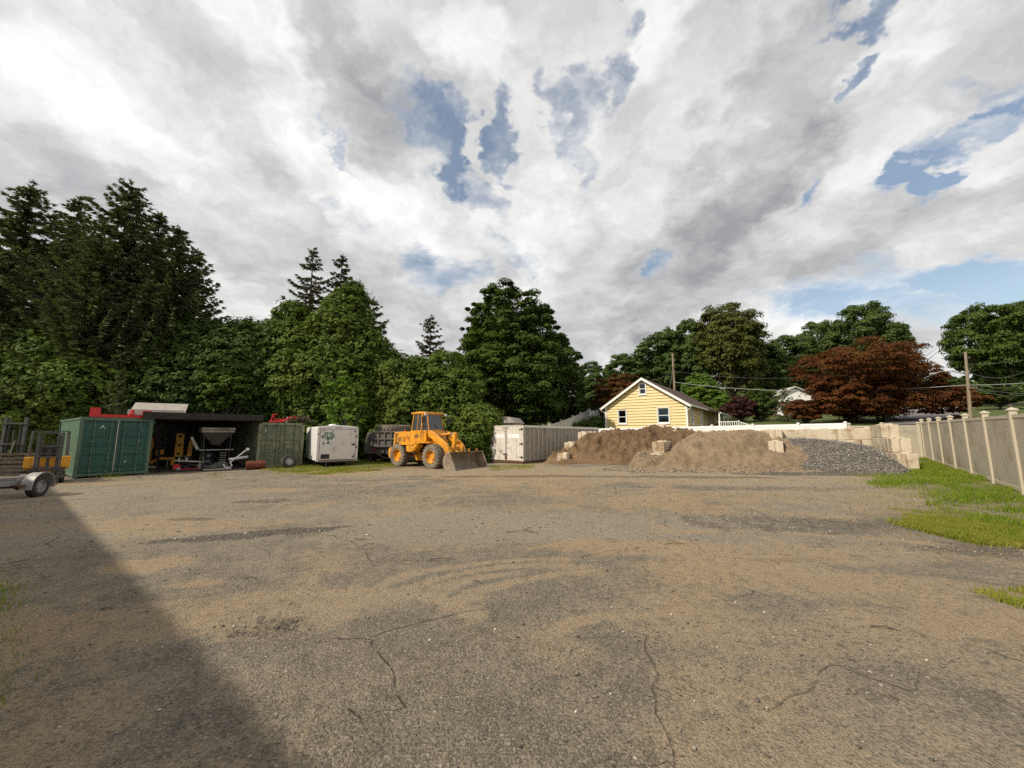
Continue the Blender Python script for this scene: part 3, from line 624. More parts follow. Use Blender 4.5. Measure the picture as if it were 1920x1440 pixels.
# rubble along the foot of the piles and dribbled down the dividers
ww = g.uniform(-7, 4, 9000); vv = g.uniform(16, 25, 9000)
Hh = np.maximum(h2(ww, vv), 0)
kk = ((Hh < .55) & (np.abs(vv - np.interp(ww, [-6, -5, -1.6, .9, 4], [17.4, 16.9, 18.9, 21, 20])) < .9 * g.random(9000) ** .5)) | ((np.abs(ww - 0.5 - g.normal(0, .35, 9000)) < .3) & (vv < 24.5) & (vv > 20.5)) | ((np.abs(ww + 5.5 - g.normal(0, .3, 9000)) < .3) & (vv < 22) & (vv > 17.5))
ww, vv, Hh = ww[kk], vv[kk], Hh[kk]; X = .5708 * vv + .8211 * ww; Y = .8211 * vv - .5708 * ww
S = .015 + .035 * g.random(len(X)) ** 2
P = np.stack([X, Y, terrain(X, Y) + Hh + .02], -1)
tag(link('rubble', stones_mesh('rubble', P, S, M['stones'], g)), 'broken pale stones at the foot of the sand heaps', 'rubble', kind='stuff')
# lumps that have rolled off the brown heap
ck = MB()

# ------------------------------------------------------------------ fences
def post(mb, cap, h, s=.065):
    mb.box(-s, s, -s, s, 0, h)
    cap.box(-s - .028, s + .028, -s - .028, s + .028, h, h + .035)
    cap.add([(-s - .02, -s - .02, h + .035), (s + .02, -s - .02, h + .035), (s + .02, s + .02, h + .035), (-s - .02, s + .02, h + .035), (0, 0, h + .085)], [(0, 1, 4), (1, 2, 4), (2, 3, 4), (3, 0, 4)])
def fence(label, pts, h, mpanel, mpost, drop=.10, cat='fence', boards=0, rail=.09):
    """pts: world points of the posts; panels hang between them"""
    pts = [Vector(p) for p in pts]
    t = thing('vinyl_fence', label, cat, pts[0], 0)
    a, c = MB(), MB(); post(a, c, h); pm = a.build('post', mpost, t); cm = c.build('post_cap', mpost, pm)
    for i, p in enumerate(pts):
        if i == 0: continue
        o = link('post', pm.data, t, p - pts[0]); d_ = pts[min(i + 1, len(pts) - 1)] - pts[i - 1]; o.rotation_euler.z = math.atan2(d_.y, d_.x)
        link('post_cap', cm.data, o)
    d_ = pts[1] - pts[0]; pm.rotation_euler.z = math.atan2(d_.y, d_.x)
    for i in range(len(pts) - 1):
        A, B = pts[i] - pts[0], pts[i + 1] - pts[0]; d_ = B - A; L = Vector((d_.x, d_.y)).length; an = math.atan2(d_.y, d_.x); sl = d_.z / L
        Sh = Matrix(((1, 0, 0, 0), (0, 1, 0, 0), (sl, 0, 1, 0), (0, 0, 0, 1)))
        x0, x1 = .066, L - .066; top = h - drop
        pp = MB()
        nb = max(1, int(round((x1 - x0) / .178))); bw_ = (x1 - x0) / nb
        for k in range(nb):   # tongue-and-groove boards with small v-joints
            pp.prism([(x0 + k * bw_ + .004, -.018), (x0 + (k + 1) * bw_ - .004, -.018), (x0 + (k + 1) * bw_, -.013), (x0 + (k + 1) * bw_, .018), (x0 + k * bw_, .018), (x0 + k * bw_, -.013)], .10, top - .02, 'z', Sh)
        o = pp.build('panel', mpanel, t); o.location = A; o.rotation_euler.z = an
        for (nm, z0, z1) in (('top_rail', top - rail, top), ('bottom_rail', .06, .06 + rail)):
            rr = MB().box(x0, x1, -.032, .032, z0, z1, Sh).build(nm, mpost, t); rr.location = A; rr.rotation_euler.z = an
    return t
c0, c1 = Vector((12.5, 9.65, 0)), Vector((22.2, 21.0, 0)); dd = (c1 - c0) / 6
pts = [c0 + dd * i for i in range(-3, 7)]
FH = 2.06
for i, p in enumerate(pts): p.z = float(np.interp(i, [0, 3, 9], [.12, .19, .36]))
fence('tan vinyl fence with capped posts running along the right side of the yard', pts, FH, M['tan_vinyl'], M['tan_post'])
vdir = Vector((-.8211, .5708, 0))
pts = [c1 + vdir * s + Vector((0, 0, .30)) for s in (.16, 1.6, 3.0)]
fence('short tan vinyl fence run at the back corner behind the concrete blocks', pts, FH - .1, M['tan_vinyl'], M['tan_post'])
st_ = c1 + vdir * 3.0
wp = []
for s in (.16, 2.4, 4.8, 7.2, 9.6, 12.0, 14.4, 16.8):
    p = st_ + vdir * s; p.z = .31 - .012 * s; wp.append(p)
fence('white vinyl fence whose top shows above the concrete block wall', wp, FH - .02, M['white_vinyl'], M['white_vinyl'], drop=.015, rail=.16)
# pale fence climbing the bank left of the house
pts = [at(1046, 801, 36), at(1075, 800, 37.5), at(1100, 797, 39)]
pts = [Vector((p.x, p.y, 0)) for p in (at(1030, 800, 36), at(1052, 800, 38), at(1074, 800, 40), at(1089, 800, 42), at(1103, 800, 44))]
for p, top in zip(pts, (796, 788, 780, 774, 768)): p.z = at(1080, top, p.y).z - 1.8
fence('grey vinyl fence stepping up the bank behind the box trailer', pts, 1.8, M['grey_vinyl'], M['grey_vinyl'])
pts2 = [pts[-1] + Vector((.2, 0, 0)), Vector((at(1122, 775, 44).x, 44.4, pts[-1].z)), Vector((at(1142, 775, 44).x, 44.8, pts[-1].z - .1))]
fence('sunlit pale vinyl fence left of the yellow house', pts2, 1.8, M['white_vinyl'], M['white_vinyl'])
# far white fence over the road
wpx = [at(x, 780, 60) for x in (1675, 1705, 1735, 1765, 1795, 1830)]
pts = [Vector((p.x, 60, at(1760, 779, 60).z)) for p in wpx]
fence('far white fence across the road behind the red maple', pts, 1.35, M['white_vinyl'], M['white_vinyl'])

# ------------------------------------------------------------------ road up the hill
def ribbon(name, label, cl, width, mat, dz):
    mb = MB(); vs = []; fs = []
    for i, p in enumerate(cl):
        d = (Vector(cl[min(i + 1, len(cl) - 1)]) - Vector(cl[max(i - 1, 0)])).normalized(); nrm = Vector((-d.y, d.x, 0))
        for k in (-1, -.33, .33, 1):
            q_ = Vector(p) + nrm * width / 2 * k; vs.append((q_.x, q_.y, gz(q_.x, q_.y) + dz))
    for i in range(len(cl) - 1):
        for k in range(3): b = i * 4 + k; fs.append((b, b + 1, b + 5, b + 4))
    mb.add(vs, fs); o = mb.build(name, mat); return tag(o, label, kind='structure')
M['road'] = pmat('road_asphalt', (.17, .155, .15), (.14, .13, .125), .9, 2)
cl = [Vector((42 + t * 26, 39.5 + 20 * t + 1.5 * math.sin(t * 2), 0)) for t in np.linspace(-.25, 1.4, 40)]
ribbon('road', 'grey road climbing the hill behind the fence', cl, 5.0, M['road'], .09)

# ------------------------------------------------------------------ workshop behind the camera that shades the left foreground
g0 = Vector((-2.76, -3.66, 0)); ud = Vector((-.797, .604, 0)); wk = thing('workshop_building', 'pale block workshop behind the viewer, shading the lower left of the yard', 'building', g0, math.atan2(ud.y, ud.x))
MB().box(-7, 29, 0, 9, -.3, 4.7).build('wall', M['box_white'], wk)
rf = MB().prism([(-.35, 4.70), (4.5, 5.0), (9.35, 4.70), (9.35, 4.86), (4.5, 5.16), (-.35, 4.86)], -7.3, 29.3, 'x').build('roof', M['shingle'], wk)
for x in (2, 10, 18):
    MB().box(x, x + 4, -.04, 0.02, .1, 3.4).build('garage_door', M['white_paint'], wk)
# ------------------------------------------------------------------ vegetation
M['leaf_maple'] = leafmat('leaf_maple', (0.049, 0.085, 0.017), (0.076, 0.116, 0.024), (0.104, 0.140, 0.037), .22)
M['leaf_vine'] = leafmat('leaf_vine', (0.056, 0.100, 0.016), (0.104, 0.144, 0.024), (0.140, 0.177, 0.041), .22, .35)
M['leaf_vine_dark'] = leafmat('leaf_vine_dark', (0.041, 0.076, 0.016), (0.067, 0.104, 0.022), (0.091, 0.128, 0.037), .2, .35)
M['leaf_bright'] = leafmat('leaf_bright', (0.104, 0.183, 0.027), (0.134, 0.220, 0.037), (0.171, 0.244, 0.055), .3)
M['leaf_far'] = leafmat('leaf_far', (0.056, 0.093, 0.024), (0.083, 0.120, 0.032), (0.104, 0.140, 0.044), .22)
M['leaf_olive'] = leafmat('leaf_olive', (.070, .082, .020), (.095, .100, .025), (.115, .12, .036), .22)
M['leaf_red'] = leafmat('leaf_red', (.090, .033, .013), (.125, .058, .016), (.15, .036, .018), .25, .7)
M['leaf_redbrown'] = leafmat('leaf_redbrown', (0.091, 0.039, 0.015), (0.122, 0.067, 0.020), (0.146, 0.043, 0.017), .22, .7)
M['leaf_purple'] = leafmat('leaf_purple', (0.055, 0.022, 0.022), (0.073, 0.032, 0.027), (0.098, 0.049, 0.037), .2)
M['needle'] = leafmat('needle', (.070, .095, .040), (.098, .118, .046), (.13, .138, .062), .15)
M['needle_brown'] = leafmat('needle_brown', (0.061, 0.063, 0.029), (0.091, 0.083, 0.041), (0.110, 0.098, 0.049), .12)
M['grass'] = leafmat('grass_blades', (.14, .215, .020), (.19, .25, .026), (.27, .26, .065), .35, 1.6)
M['grass_dry'] = leafmat('grass_dry', (.185, .225, .028), (.24, .245, .04), (.31, .26, .085), .3, 1.5)

def leaves(P, Nrm, size, g, asp=.58):
    """rhombic leaf faces at P, facing roughly along Nrm"""
    n = len(P); Nrm = Nrm / (np.linalg.norm(Nrm, axis=1, keepdims=True) + 1e-9)
    r = g.normal(size=(n, 3)); t1 = np.cross(Nrm, r); t1 /= np.linalg.norm(t1, axis=1, keepdims=True) + 1e-9
    t2 = np.cross(Nrm, t1); s = (size * (.6 + .8 * g.random(n)))[:, None] if not np.isscalar(size) else size * (.6 + .8 * g.random((n, 1)))
    a, b = t1 * s * .62, t2 * s * .62 * asp
    bend = Nrm * s * .12
    return np.stack([P - a * .8 - b * 1.15, P - a * .8 + b * 1.15, P + a * 1.1 - bend], 1)
def sphere_dirs(n, g):
    v = g.normal(size=(n, 3)); return v / np.linalg.norm(v, axis=1, keepdims=True)
def limbs(mb, base, tips, r0, g, fork=.35):
    """trunk from the ground plus limbs that reach the crown clumps"""
    for tip in tips:
        t = g.uniform(fork, .8); st_ = base(t); mid_ = st_ * .5 + tip * .5 + np.array([0, 0, -.12 * np.linalg.norm(tip - st_)]) + g.normal(0, .12, 3)
        r = r0 * (1 - t) * .55 + .03
        mb.tube([st_, mid_, tip], [r, r * .6, r * .18], 5, caps=False)
def deciduous(H, Rr, seed, crown0=.22, clumps=110, per=230, leaf=.20, flat=.62, shape=1.0, lean=(0, 0), layered=0.0, trunk_r=None, fill=.25, droop=0.0, stems=1, lobe=.28):
    """returns crown quads and trunk MB in local coordinates, z up from the ground"""
    clumps = int(clumps * 1.6); per = int(per / 1.6)
    g = np.random.default_rng(seed); cz = H * (crown0 + 1) / 2; rz = H * (1 - crown0) / 2
    d = sphere_dirs(clumps * 2, g); d[:, 2] = d[:, 2] * .9 + .08
    # lobed envelope
    lob = sphere_dirs(9, g); amp = g.uniform(-lobe * .6, lobe, 9)
    env = 1 + sum(a * np.maximum(0, d @ l) ** 3 for a, l in zip(amp, lob))
    rad = env * (.62 + .36 * g.random(len(d)) ** .6)
    if shape != 1.0:  # wider above or below
        rad = rad * np.where(d[:, 2] > 0, 1.0, shape)
    C = d * rad[:, None] * np.array([Rr, Rr, rz]) + np.array([lean[0], lean[1], cz]); C = C[:clumps]; dd_ = d[:clumps]
    if layered: C[:, 2] = np.round(C[:, 2] / layered) * layered + g.normal(0, layered * .12, len(C))
    C[:, 2] = np.maximum(C[:, 2], H * crown0 * .8)
    rc = Rr * g.uniform(.11, .25, clumps)
    per = int(per * 1.45); leaf = leaf * .80
    k = np.repeat(np.arange(clumps), per); n = len(k)
    u = sphere_dirs(n, g); u[:, 2] = np.where(g.random(n) < .75, np.abs(u[:, 2]), u[:, 2])
    rr = g.random(n) ** .42
    off = u * rr[:, None] * rc[k][:, None]; off[:, 2] *= flat; off[:, 2] -= droop * (off[:, 0] ** 2 + off[:, 1] ** 2) / rc[k]
    P = C[k] + off
    Nn = u * .7 + dd_[k] * .35 + np.array([0, 0, .75]) + g.normal(0, .42, (n, 3))
    m = int(n * fill); f = sphere_dirs(m, g) * (g.random(m) ** .5 * .72)[:, None] * np.array([Rr, Rr, rz]) + np.array([lean[0], lean[1], cz])
    P = np.vstack([P, f]); Nn = np.vstack([Nn, g.normal(0, .5, (m, 3)) + [0, 0, .6]])
    Q = leaves(P, Nn, leaf, g)
    tr = trunk_r or H * .022; mb = MB()
    for s_ in range(stems):
        ox = (s_ - (stems - 1) / 2) * H * .05
        pth = [np.array([ox * .3, 0, -.3]), np.array([ox * .6 + .1 * tr, 0, H * crown0 * .5]), np.array([ox * 1.6 + lean[0] * .4, lean[1] * .4, H * crown0 * 1.3]), np.array([ox * 2.2 + lean[0], lean[1], H * .82])]
        mb.tube(pth, [tr * 1.25, tr, tr * .72, tr * .16], 8, caps=False)
        def base(t, pth=pth):
            z = t * (len(pth) - 1); i = min(int(z), len(pth) - 2); return pth[i] * (1 - (z - i)) + pth[i + 1] * (z - i)
        tips = C[g.choice(clumps, min(clumps, 26), replace=False)]
        limbs(mb, base, tips, tr, g)
    return Q, mb
def spruce(H, Rr, seed, z0=.06, whorl=.46, per=7, spray=.52, sparse=0.0, up=.42, droop=.32, dens=1.0, power=.85):
    g = np.random.default_rng(seed); Ps = []; A1 = []; A2 = []; mb = MB(); tr = H * .016
    mb.tube([(0, 0, -.3), (0, 0, H * .5), (0, 0, H)], [tr * 1.2, tr * .65, .015], 7, caps=False)
    z = H * z0
    while z < H * .99:
        f = 1 - (z - H * z0) / (H * (1 - z0)); L0 = Rr * (f ** power) + .10
        nb = max(4, int(per * (.55 + .45 * f)))
        ph = g.random() * 6.28
        for b in range(nb):
            if g.random() < sparse: continue
            a = ph + 6.283 * b / nb + g.normal(0, .18); L = L0 * (g.uniform(.55, 1.08) + (.30 if g.random() < .2 else 0)); zz = z + g.normal(0, whorl * .3)
            ca, sa = math.cos(a), math.sin(a)
            ns = max(3, int(L / .20)); t = (np.arange(ns) + g.random(ns)) / ns
            zc = zz + L * (-droop * np.sin(t * math.pi * .75) * (.4 + .6 * f) + up * t ** 2.2)
            pts = np.stack([ca * t * L, sa * t * L, zc], -1)
            if L > .8: mb.tube([(0, 0, zz), (ca * L * .5, sa * L * .5, zz + L * (-droop * .92 * (.4 + .6 * f) + up * .22)), (ca * L * .97, sa * L * .97, zz + L * (-droop * .73 * (.4 + .6 * f) + up * .9))], [.015 + .012 * L, .008 + .006 * L, .004], 4, caps=False)
            m = int(max(4, ns * 7.0 * dens)); j = g.integers(0, ns, m); tt = t[j]
            ln = spray * (.5 + .7 * g.random(m)) * (.55 + .45 * (1 - tt)) * (.6 + .4 * min(1, L / 2))
            sd = g.choice([-1, 1], m) * g.uniform(.12, .95, m)
            dirx = np.stack([ca * .95 - sa * sd, sa * .95 + ca * sd, g.uniform(-.75, .05, m) + .35 * (tt > .8)], -1)
            dirx /= np.linalg.norm(dirx, axis=1, keepdims=True)
            Ps.append(pts[j] + g.normal(0, .05, (m, 3))); A1.append(dirx * ln[:, None])
        z += whorl * (.55 + .55 * f) * g.uniform(.8, 1.2)
    # leader
    Ps.append(np.tile([0, 0, H - .3], (14, 1)) + g.normal(0, .06, (14, 3)) * [1, 1, 3]); dl = g.normal(0, .5, (14, 3)); dl[:, 2] = 1.0; A1.append(dl * .22)
    P, A = np.vstack(Ps), np.vstack(A1); n = len(P)
    w = np.cross(A, g.normal(size=(n, 3))); w /= np.linalg.norm(w, axis=1, keepdims=True) + 1e-9; w *= (.030 + .026 * g.random((n, 1))) * spray / .46 * 1.2
    return np.stack([P - w, P + w, P + A * 1.15], 1), mb
def thicket(lobes, seed, leaf=.24, cover=1.0, hang=.35, rough=.22, tuft=.55):
    """tufts of leaves over a heap of lobes (cx, cy, cz, rx, ry, rz), reaching down to the ground; local coordinates"""
    g = np.random.default_rng(seed); Ps = []; Ns = []
    Lb = [list(l) for l in lobes]
    for (cx, cy, cz, rx, ry, rz) in list(lobes):
        if cz - rz > .2: Lb.append([cx, cy, cz * .42, rx * .85, ry * .9, cz * .62])
    Lb = np.array(Lb, float)
    for i, (cx, cy, cz, rx, ry, rz) in enumerate(Lb):
        area = 4 * math.pi * ((rx * ry) ** 1.6 / 3 + (rx * rz) ** 1.6 / 3 + (ry * rz) ** 1.6 / 3) ** (1 / 1.6)
        sc3 = np.array([rx, ry, rz]); c0_ = np.array([cx, cy, cz])
        n = int(area * .55 / (leaf * leaf * .45)); d = sphere_dirs(n, g)           # thin sheet underneath
        P = c0_ + d * (.86 + .10 * g.random((n, 1))) * sc3; Nn = d + [0, 0, hang] + g.normal(0, .4, (n, 3))
        m = int(area * 1.5 / (tuft * tuft)); dc = sphere_dirs(m, g)                 # tufts standing off the sheet
        tf = vnoise(dc[:, 0] * 1.6 * rx + 31 * i, (dc[:, 2] + dc[:, 1] * .7) * 1.6 * rz + 17, seed + i, 3, .55)
        C = c0_ + dc * (1 + rough * (tf - .45) * 2 + .06 * g.normal(size=m))[:, None] * sc3
        leaf_ = leaf * .80; per = int(40 * cover); k = np.repeat(np.arange(m), per); u = sphere_dirs(len(k), g)
        rt = tuft * (.45 + .8 * g.random(m)); off = u * (g.random(len(k)) ** .45 * rt[k])[:, None]; off[:, 2] = off[:, 2] * .7 - .25 * (off[:, 0] ** 2 + off[:, 1] ** 2) / rt[k]
        nn = dc / sc3; nn /= np.linalg.norm(nn, axis=1, keepdims=True)
        P = np.vstack([P, C[k] + off]); Nn = np.vstack([Nn, nn[k] * .8 + u * .5 + [0, 0, hang + .2] + g.normal(0, .4, (len(k), 3))])
        ok = P[:, 2] > -.1
        for j, (ax, ay, az, bx, by, bz) in enumerate(Lb):
            if j != i: ok &= (((P[:, 0] - ax) / bx) ** 2 + ((P[:, 1] - ay) / by) ** 2 + ((P[:, 2] - az) / bz) ** 2) > .60
        Ps.append(P[ok]); Ns.append(Nn[ok])
    P, Nn = np.vstack(Ps), np.vstack(Ns)
    Q = leaves(P, Nn, leaf * .80, g, .7)
    mb = MB()
    for (cx, cy, cz, rx, ry, rz) in np.array(lobes, float):
        for _ in range(3):
            a = g.random() * 6.28; b = np.array([cx + .25 * rx * math.cos(a), cy + .25 * ry * math.sin(a), 0])
            mb.tube([(b[0], b[1], -.3), (cx * .7 + b[0] * .3, cy * .7 + b[1] * .3, cz * .6), (cx + g.normal(0, .2), cy + g.normal(0, .2), cz + .7 * rz)], [.10, .07, .02], 6, caps=False)
    return Q, mb
NLEAF = [0]
def plant(name, label, cat, x, y, Q, mb, mat, group=None, rz=0.0, crown='crown', stem='trunk', bark='bark', z=None):
    t = thing(name, label, cat, (x, y, gz(x, y) if z is None else z), rz, group)
    link(crown, quadmesh(crown, Q, mat), t); NLEAF[0] += len(Q)
    mb.build(stem, M[bark], t, smooth=60); return t
def again(src, label, x, y, scl, rz, z=None):
    t = src.copy(); col.objects.link(t); t['label'] = label
    t.location = (x, y, gz(x, y) if z is None else z); t.rotation_euler = (0, 0, rz); t.scale = scl
    for ch in src.children: c = ch.copy(); col.objects.link(c); c.parent = t
    return t
def spot(px, py_top, Y):
    p = at(px, py_top, Y); z0 = gz(p.x, p.y); return p.x, p.y, p.z - z0

# --- the spruces at the left
SP_G = 'tall spruces behind the containers'
for (px, top, Y, Rr, seed, lab, kw) in (
        (62, 346, 27, 6.6, 1, 'tall dark spruce nearest the left edge of the picture', {}),
        (150, 372, 30, 5.6, 2, 'tall dark spruce with a narrow top between its two taller neighbours', {}),
        (247, 338, 27, 7.2, 3, 'tallest dark spruce, with the highest pointed top', {}),
        (338, 428, 28, 5.6, 4, 'lower dark spruce whose branches reach out to the right toward the vines', dict(up=.42, droop=.25)),
        (200, 420, 25, 4.4, 5, 'slender spruce with upswept tips in front of the tallest spruce', dict(up=.45, droop=.2)),
        (302, 398, 29, 4.6, 13, 'dark spruce top just right of the tallest spruce', {}),
        (372, 470, 30, 4.4, 14, 'rightmost dark spruce with ragged outreaching branches', dict(up=.5)),
        (20, 470, 24, 5.2, 6, 'broad spruce cut by the left edge of the picture', {})):
    x, y, H = spot(px, top, Y)
    Q, mb = spruce(H, Rr, seed, z0=.08, dens=1.8, per=10, power=.74, whorl=.56, sparse=.03, **kw)
    plant('spruce_tree', lab, 'spruce tree', x, y, Q, mb, M['needle'], SP_G)
# small young spruce by the red fork frame
x, y, H = spot(228, 698, 22); Q, mb = spruce(H, 1.3, 7, whorl=.3, spray=.3, dens=1.3); plant('spruce_tree', 'small young spruce standing just behind the green container', 'spruce tree', x, y, Q, mb, M['needle'], SP_G)
# scraggy conifers rising out of the vines
for (px, top, Y, Rr, seed, lab, sp_) in ((588, 470, 32.5, 3.9, 8, 'scraggy tall conifer with gaps, rising left out of the vine hill', .30), (642, 480, 34, 3.6, 9, 'scraggy conifer tip rising behind the vine hill', .22),
                                        (808, 592, 40, 4.0, 10, 'thin brownish conifer standing far off between the vines and the big maple', .25), (700, 560, 33, 3.2, 12, 'ragged conifer showing at the right shoulder of the vine hill', .3)):
    x, y, H = spot(px, top, Y); Q, mb = spruce(H, Rr, seed, z0=.2, whorl=.55, per=7, sparse=sp_ * .7, up=.3, droop=.12, dens=1.7, spray=.5, power=.66)
    plant('conifer_tree', lab, 'conifer tree', x, y, Q, mb, M['needle_brown'] if px != 700 else M['needle'], 'conifers rising behind the vines')

# --- vine thickets along the back, from left to right
VG = 'vine covered thickets along the back of the yard'
def vines(label, lobes_px, mat, seed, leaf=.24, **kw):
    """lobes in picture terms: x, y of the centre, half width and half height in pixels, distance"""
    c = at(lobes_px[0][0], 815, lobes_px[0][4]); z0 = gz(c.x, c.y); L = []
    for (px, py, hw, hh, Y) in lobes_px:
        p = at(px, py, Y); r = hw * Y / F * .98; rzz = hh * Y / F
        L.append((p.x - c.x, p.y - c.y, p.z - z0, r, max(1.2, min(r, 2.6)), rzz))
    Q, mb = thicket(L, seed, leaf, **kw)
    return plant('vine_thicket', label, 'vines', c.x, c.y, Q, mb, mat, VG, crown='foliage', stem='stem', z=z0)
vines('leafy green thicket at the far left behind the forklift', [(60, 770, 110, 95, 23.5), (150, 745, 70, 70, 24), (20, 690, 70, 90, 25), (110, 680, 60, 60, 25)], M['leaf_vine'], 21)
vines('dark thicket behind the open shed', [(330, 745, 100, 70, 27), (420, 720, 70, 90, 28), (290, 700, 60, 60, 28), (470, 700, 60, 80, 29), (360, 660, 60, 60, 29)], M['leaf_vine_dark'], 22)
vines('tall hill of vines heaped over hidden trees', [(735, 715, 50, 50, 30), (515, 690, 45, 55, 30), (642, 650, 58, 80, 30), (650, 580, 36, 40, 30.5), (625, 610, 34, 40, 29.5), (545, 610, 32, 44, 30), (560, 665, 52, 55, 29.5), (690, 668, 38, 48, 29.5), (610, 715, 95, 62, 29), (665, 560, 22, 26, 31)], M['leaf_vine'], 23)
vines('low dome of vines above the dump truck', [(720, 760, 90, 80, 31), (640, 790, 80, 65, 30), (700, 700, 34, 38, 31), (560, 780, 70, 75, 30)], M['leaf_vine_dark'], 24)
vines('vine hedge behind the yellow wheel loader', [(800, 755, 75, 70, 30), (860, 775, 50, 80, 29.5), (760, 780, 60, 65, 30), (835, 700, 42, 36, 31), (780, 700, 40, 28, 31)], M['leaf_vine'], 25)
vines('dense dark thicket between the spruces and the vine hill', [(450, 660, 55, 60, 30), (500, 690, 60, 80, 30), (470, 740, 80, 80, 29)], M['leaf_vine_dark'], 26)
vines('leafy bush between the loader and the box trailer', [(895, 810, 36, 45, 24.6), (875, 838, 28, 32, 24.2), (915, 800, 24, 34, 25)], M['leaf_vine'], 27, leaf=.2, tuft=.4, rough=.3)
# bright young trees in front of the vines
x, y, H = spot(655, 692, 25); Q, mb = deciduous(H, 1.25, 31, .15, 46, 60, .26, .55, fill=.1); plant('young_tree', 'bright green sapling in front of the vines behind the white trailer', 'young tree', x, y, Q, mb, M['leaf_bright'])
x, y, H = spot(425, 700, 25.5); Q, mb = deciduous(H, 1.3, 32, .55, 60, 90, .2, .6, fill=.15); plant('young_tree', 'young tree with a light green crown above the shed roof', 'young tree', x, y, Q, mb, M['leaf_vine'])
x, y, H = spot(108, 680, 23); Q, mb = deciduous(H, 1.4, 33, .4, 50, 90, .2, .6, fill=.15); plant('young_tree', 'light green young tree behind the left end of the green container', 'young tree', x, y, Q, mb, M['leaf_vine'])

# --- the big maple
def lobed(cx, Y, lobes, leaf, per, stems, trunk_r, **kw):
    x, y, _ = spot(cx, 600, Y); k_ = Y / F; qs = []; trunk = None
    for i, (px, top, hw, c0_, sd_, ncl) in enumerate(lobes):
        Hh_ = at(px, top, Y).z - gz(x, y); Q, mb = deciduous(Hh_, hw * k_, sd_, c0_, ncl, per, leaf, stems=stems, trunk_r=trunk_r, **kw)
        qs.append(Q + np.array([(px - cx) * k_, (1.0 if i % 2 else -1.0), 0])); trunk = trunk or mb
    return x, y, np.vstack(qs), trunk
x, y, Q, mb = lobed(955, 43, [(955, 533, 64, .42, 41, 80), (905, 548, 42, .52, 44, 40), (1010, 572, 56, .30, 45, 70), (1045, 632, 36, .10, 46, 50), (965, 640, 98, .10, 47, 130), (900, 650, 42, .26, 48, 40)], .29, 250, 2, .24, lobe=.34, fill=.2)
plant('maple_tree', 'big broad dark green maple with a forked trunk above the box trailer', 'maple tree', x, y, Q, mb, M['leaf_maple'])
x, y, H = spot(905, 620, 39); Q, mb = deciduous(H, 3.2, 42, .35, 90, 200, .27, .62, stems=2, trunk_r=.14)
plant('maple_tree', 'smaller pale trunked maple leaning left of the big maple', 'maple tree', x, y, Q, mb, M['leaf_vine'])
x, y, H = spot(1045, 625, 45); Q, mb = deciduous(H, 3.3, 43, .1, 100, 190, .29, .62)
plant('maple_tree', 'dark ragged tree pressed against the right side of the big maple', 'maple tree', x, y, Q, mb, M['leaf_maple'])

# --- trees on the hill at the right
HG = 'green trees on the hill behind the houses'
kinds = {}
def hill(kind, px, top, Y, hw, label, mat, seed, **kw):
    x, y, H = spot(px, top, Y); Rr = hw * Y / F * math.cos(math.atan((px - 960) / F))   # wide angle stretch
    key = (kind, mat)
    if key not in kinds:
        a = dict(crown0=.16, clumps=130, per=190, leaf=.30, flat=.55, lobe=.3, fill=.22); a.update(kw)
        Q, mb = deciduous(10.0, 4.0, seed, **a)
        t = plant('broadleaf_tree', label, 'tree', x, y, Q, mb, M[mat], HG); t.scale = (Rr / 4, Rr / 4, H / 10); t.rotation_euler.z = seed; kinds[key] = t
    else: t = again(kinds[key], label, x, y, (Rr / 4, Rr / 4, H / 10), seed * 1.7)
    return t
hill('a', 1356, 566, 68, 72, 'tallest tree on the hill, olive green with a bare pale limb', 'leaf_olive', 51, clumps=190, leaf=.22)
hill('b', 1610, 572, 85, 78, 'tall round topped tree behind the red maple', 'leaf_far', 52, clumps=170, leaf=.24, crown0=.10)
hill('b', 1532, 604, 88, 52, 'round tree left of the tall round topped tree', 'leaf_far', 53)
hill('b', 1672, 604, 85, 38, 'leafy tree at the right shoulder of the tall round topped tree', 'leaf_far', 50)
hill('c', 1862, 568, 58, 96, 'huge dark tree arching over the utility pole at the right edge', 'leaf_maple', 54, crown0=.12, clumps=200, leaf=.26)
hill('c', 1935, 560, 62, 80, 'dark tree cut off by the right edge of the picture', 'leaf_maple', 55)
hill('d', 1232, 638, 75, 60, 'rounded dark tree behind the roof of the yellow house', 'leaf_far', 56)
hill('d', 1175, 672, 75, 42, 'rounded tree left of the yellow house roof peak', 'leaf_far', 57)
hill('d', 1112, 688, 66, 36, 'green tree in the gap between the big maple and the yellow house', 'leaf_far', 58)
hill('d', 1462, 642, 80, 60, 'broad dark tree between the tallest hill tree and the red maple', 'leaf_far', 59)
hill('d', 1290, 612, 72, 46, 'dark tree behind the bare pole', 'leaf_far', 60)
hill('d', 1425, 655, 72, 52, 'dark tree below the tallest hill tree', 'leaf_far', 61)
hill('e', 1312, 702, 58, 36, 'bright green tree right of the yellow house roof', 'leaf_bright', 62, crown0=.1, layered=.6)
hill('e', 1345, 735, 56, 30, 'low bright green tree beside the yellow house porch', 'leaf_bright', 63)
hill('f', 1085, 742, 46, 30, 'light green tree above the stepping grey fence', 'leaf_vine', 64, crown0=.05)
hill('d', 1775, 708, 80, 40, 'green tree below the arching tree, left of the utility pole', 'leaf_far', 65)
hill('d', 1870, 730, 52, 52, 'bushy tree under the wires right of the utility pole', 'leaf_far', 66)
hill('d', 1560, 690, 90, 60, 'dark tree hidden behind the red maple', 'leaf_far', 67)
hill('d', 1040, 740, 60, 40, 'dark tree filling the gap behind the big maple', 'leaf_far', 68)
hill('d', 960, 760, 60, 60, 'dark tree low behind the box trailer roof', 'leaf_far', 69)
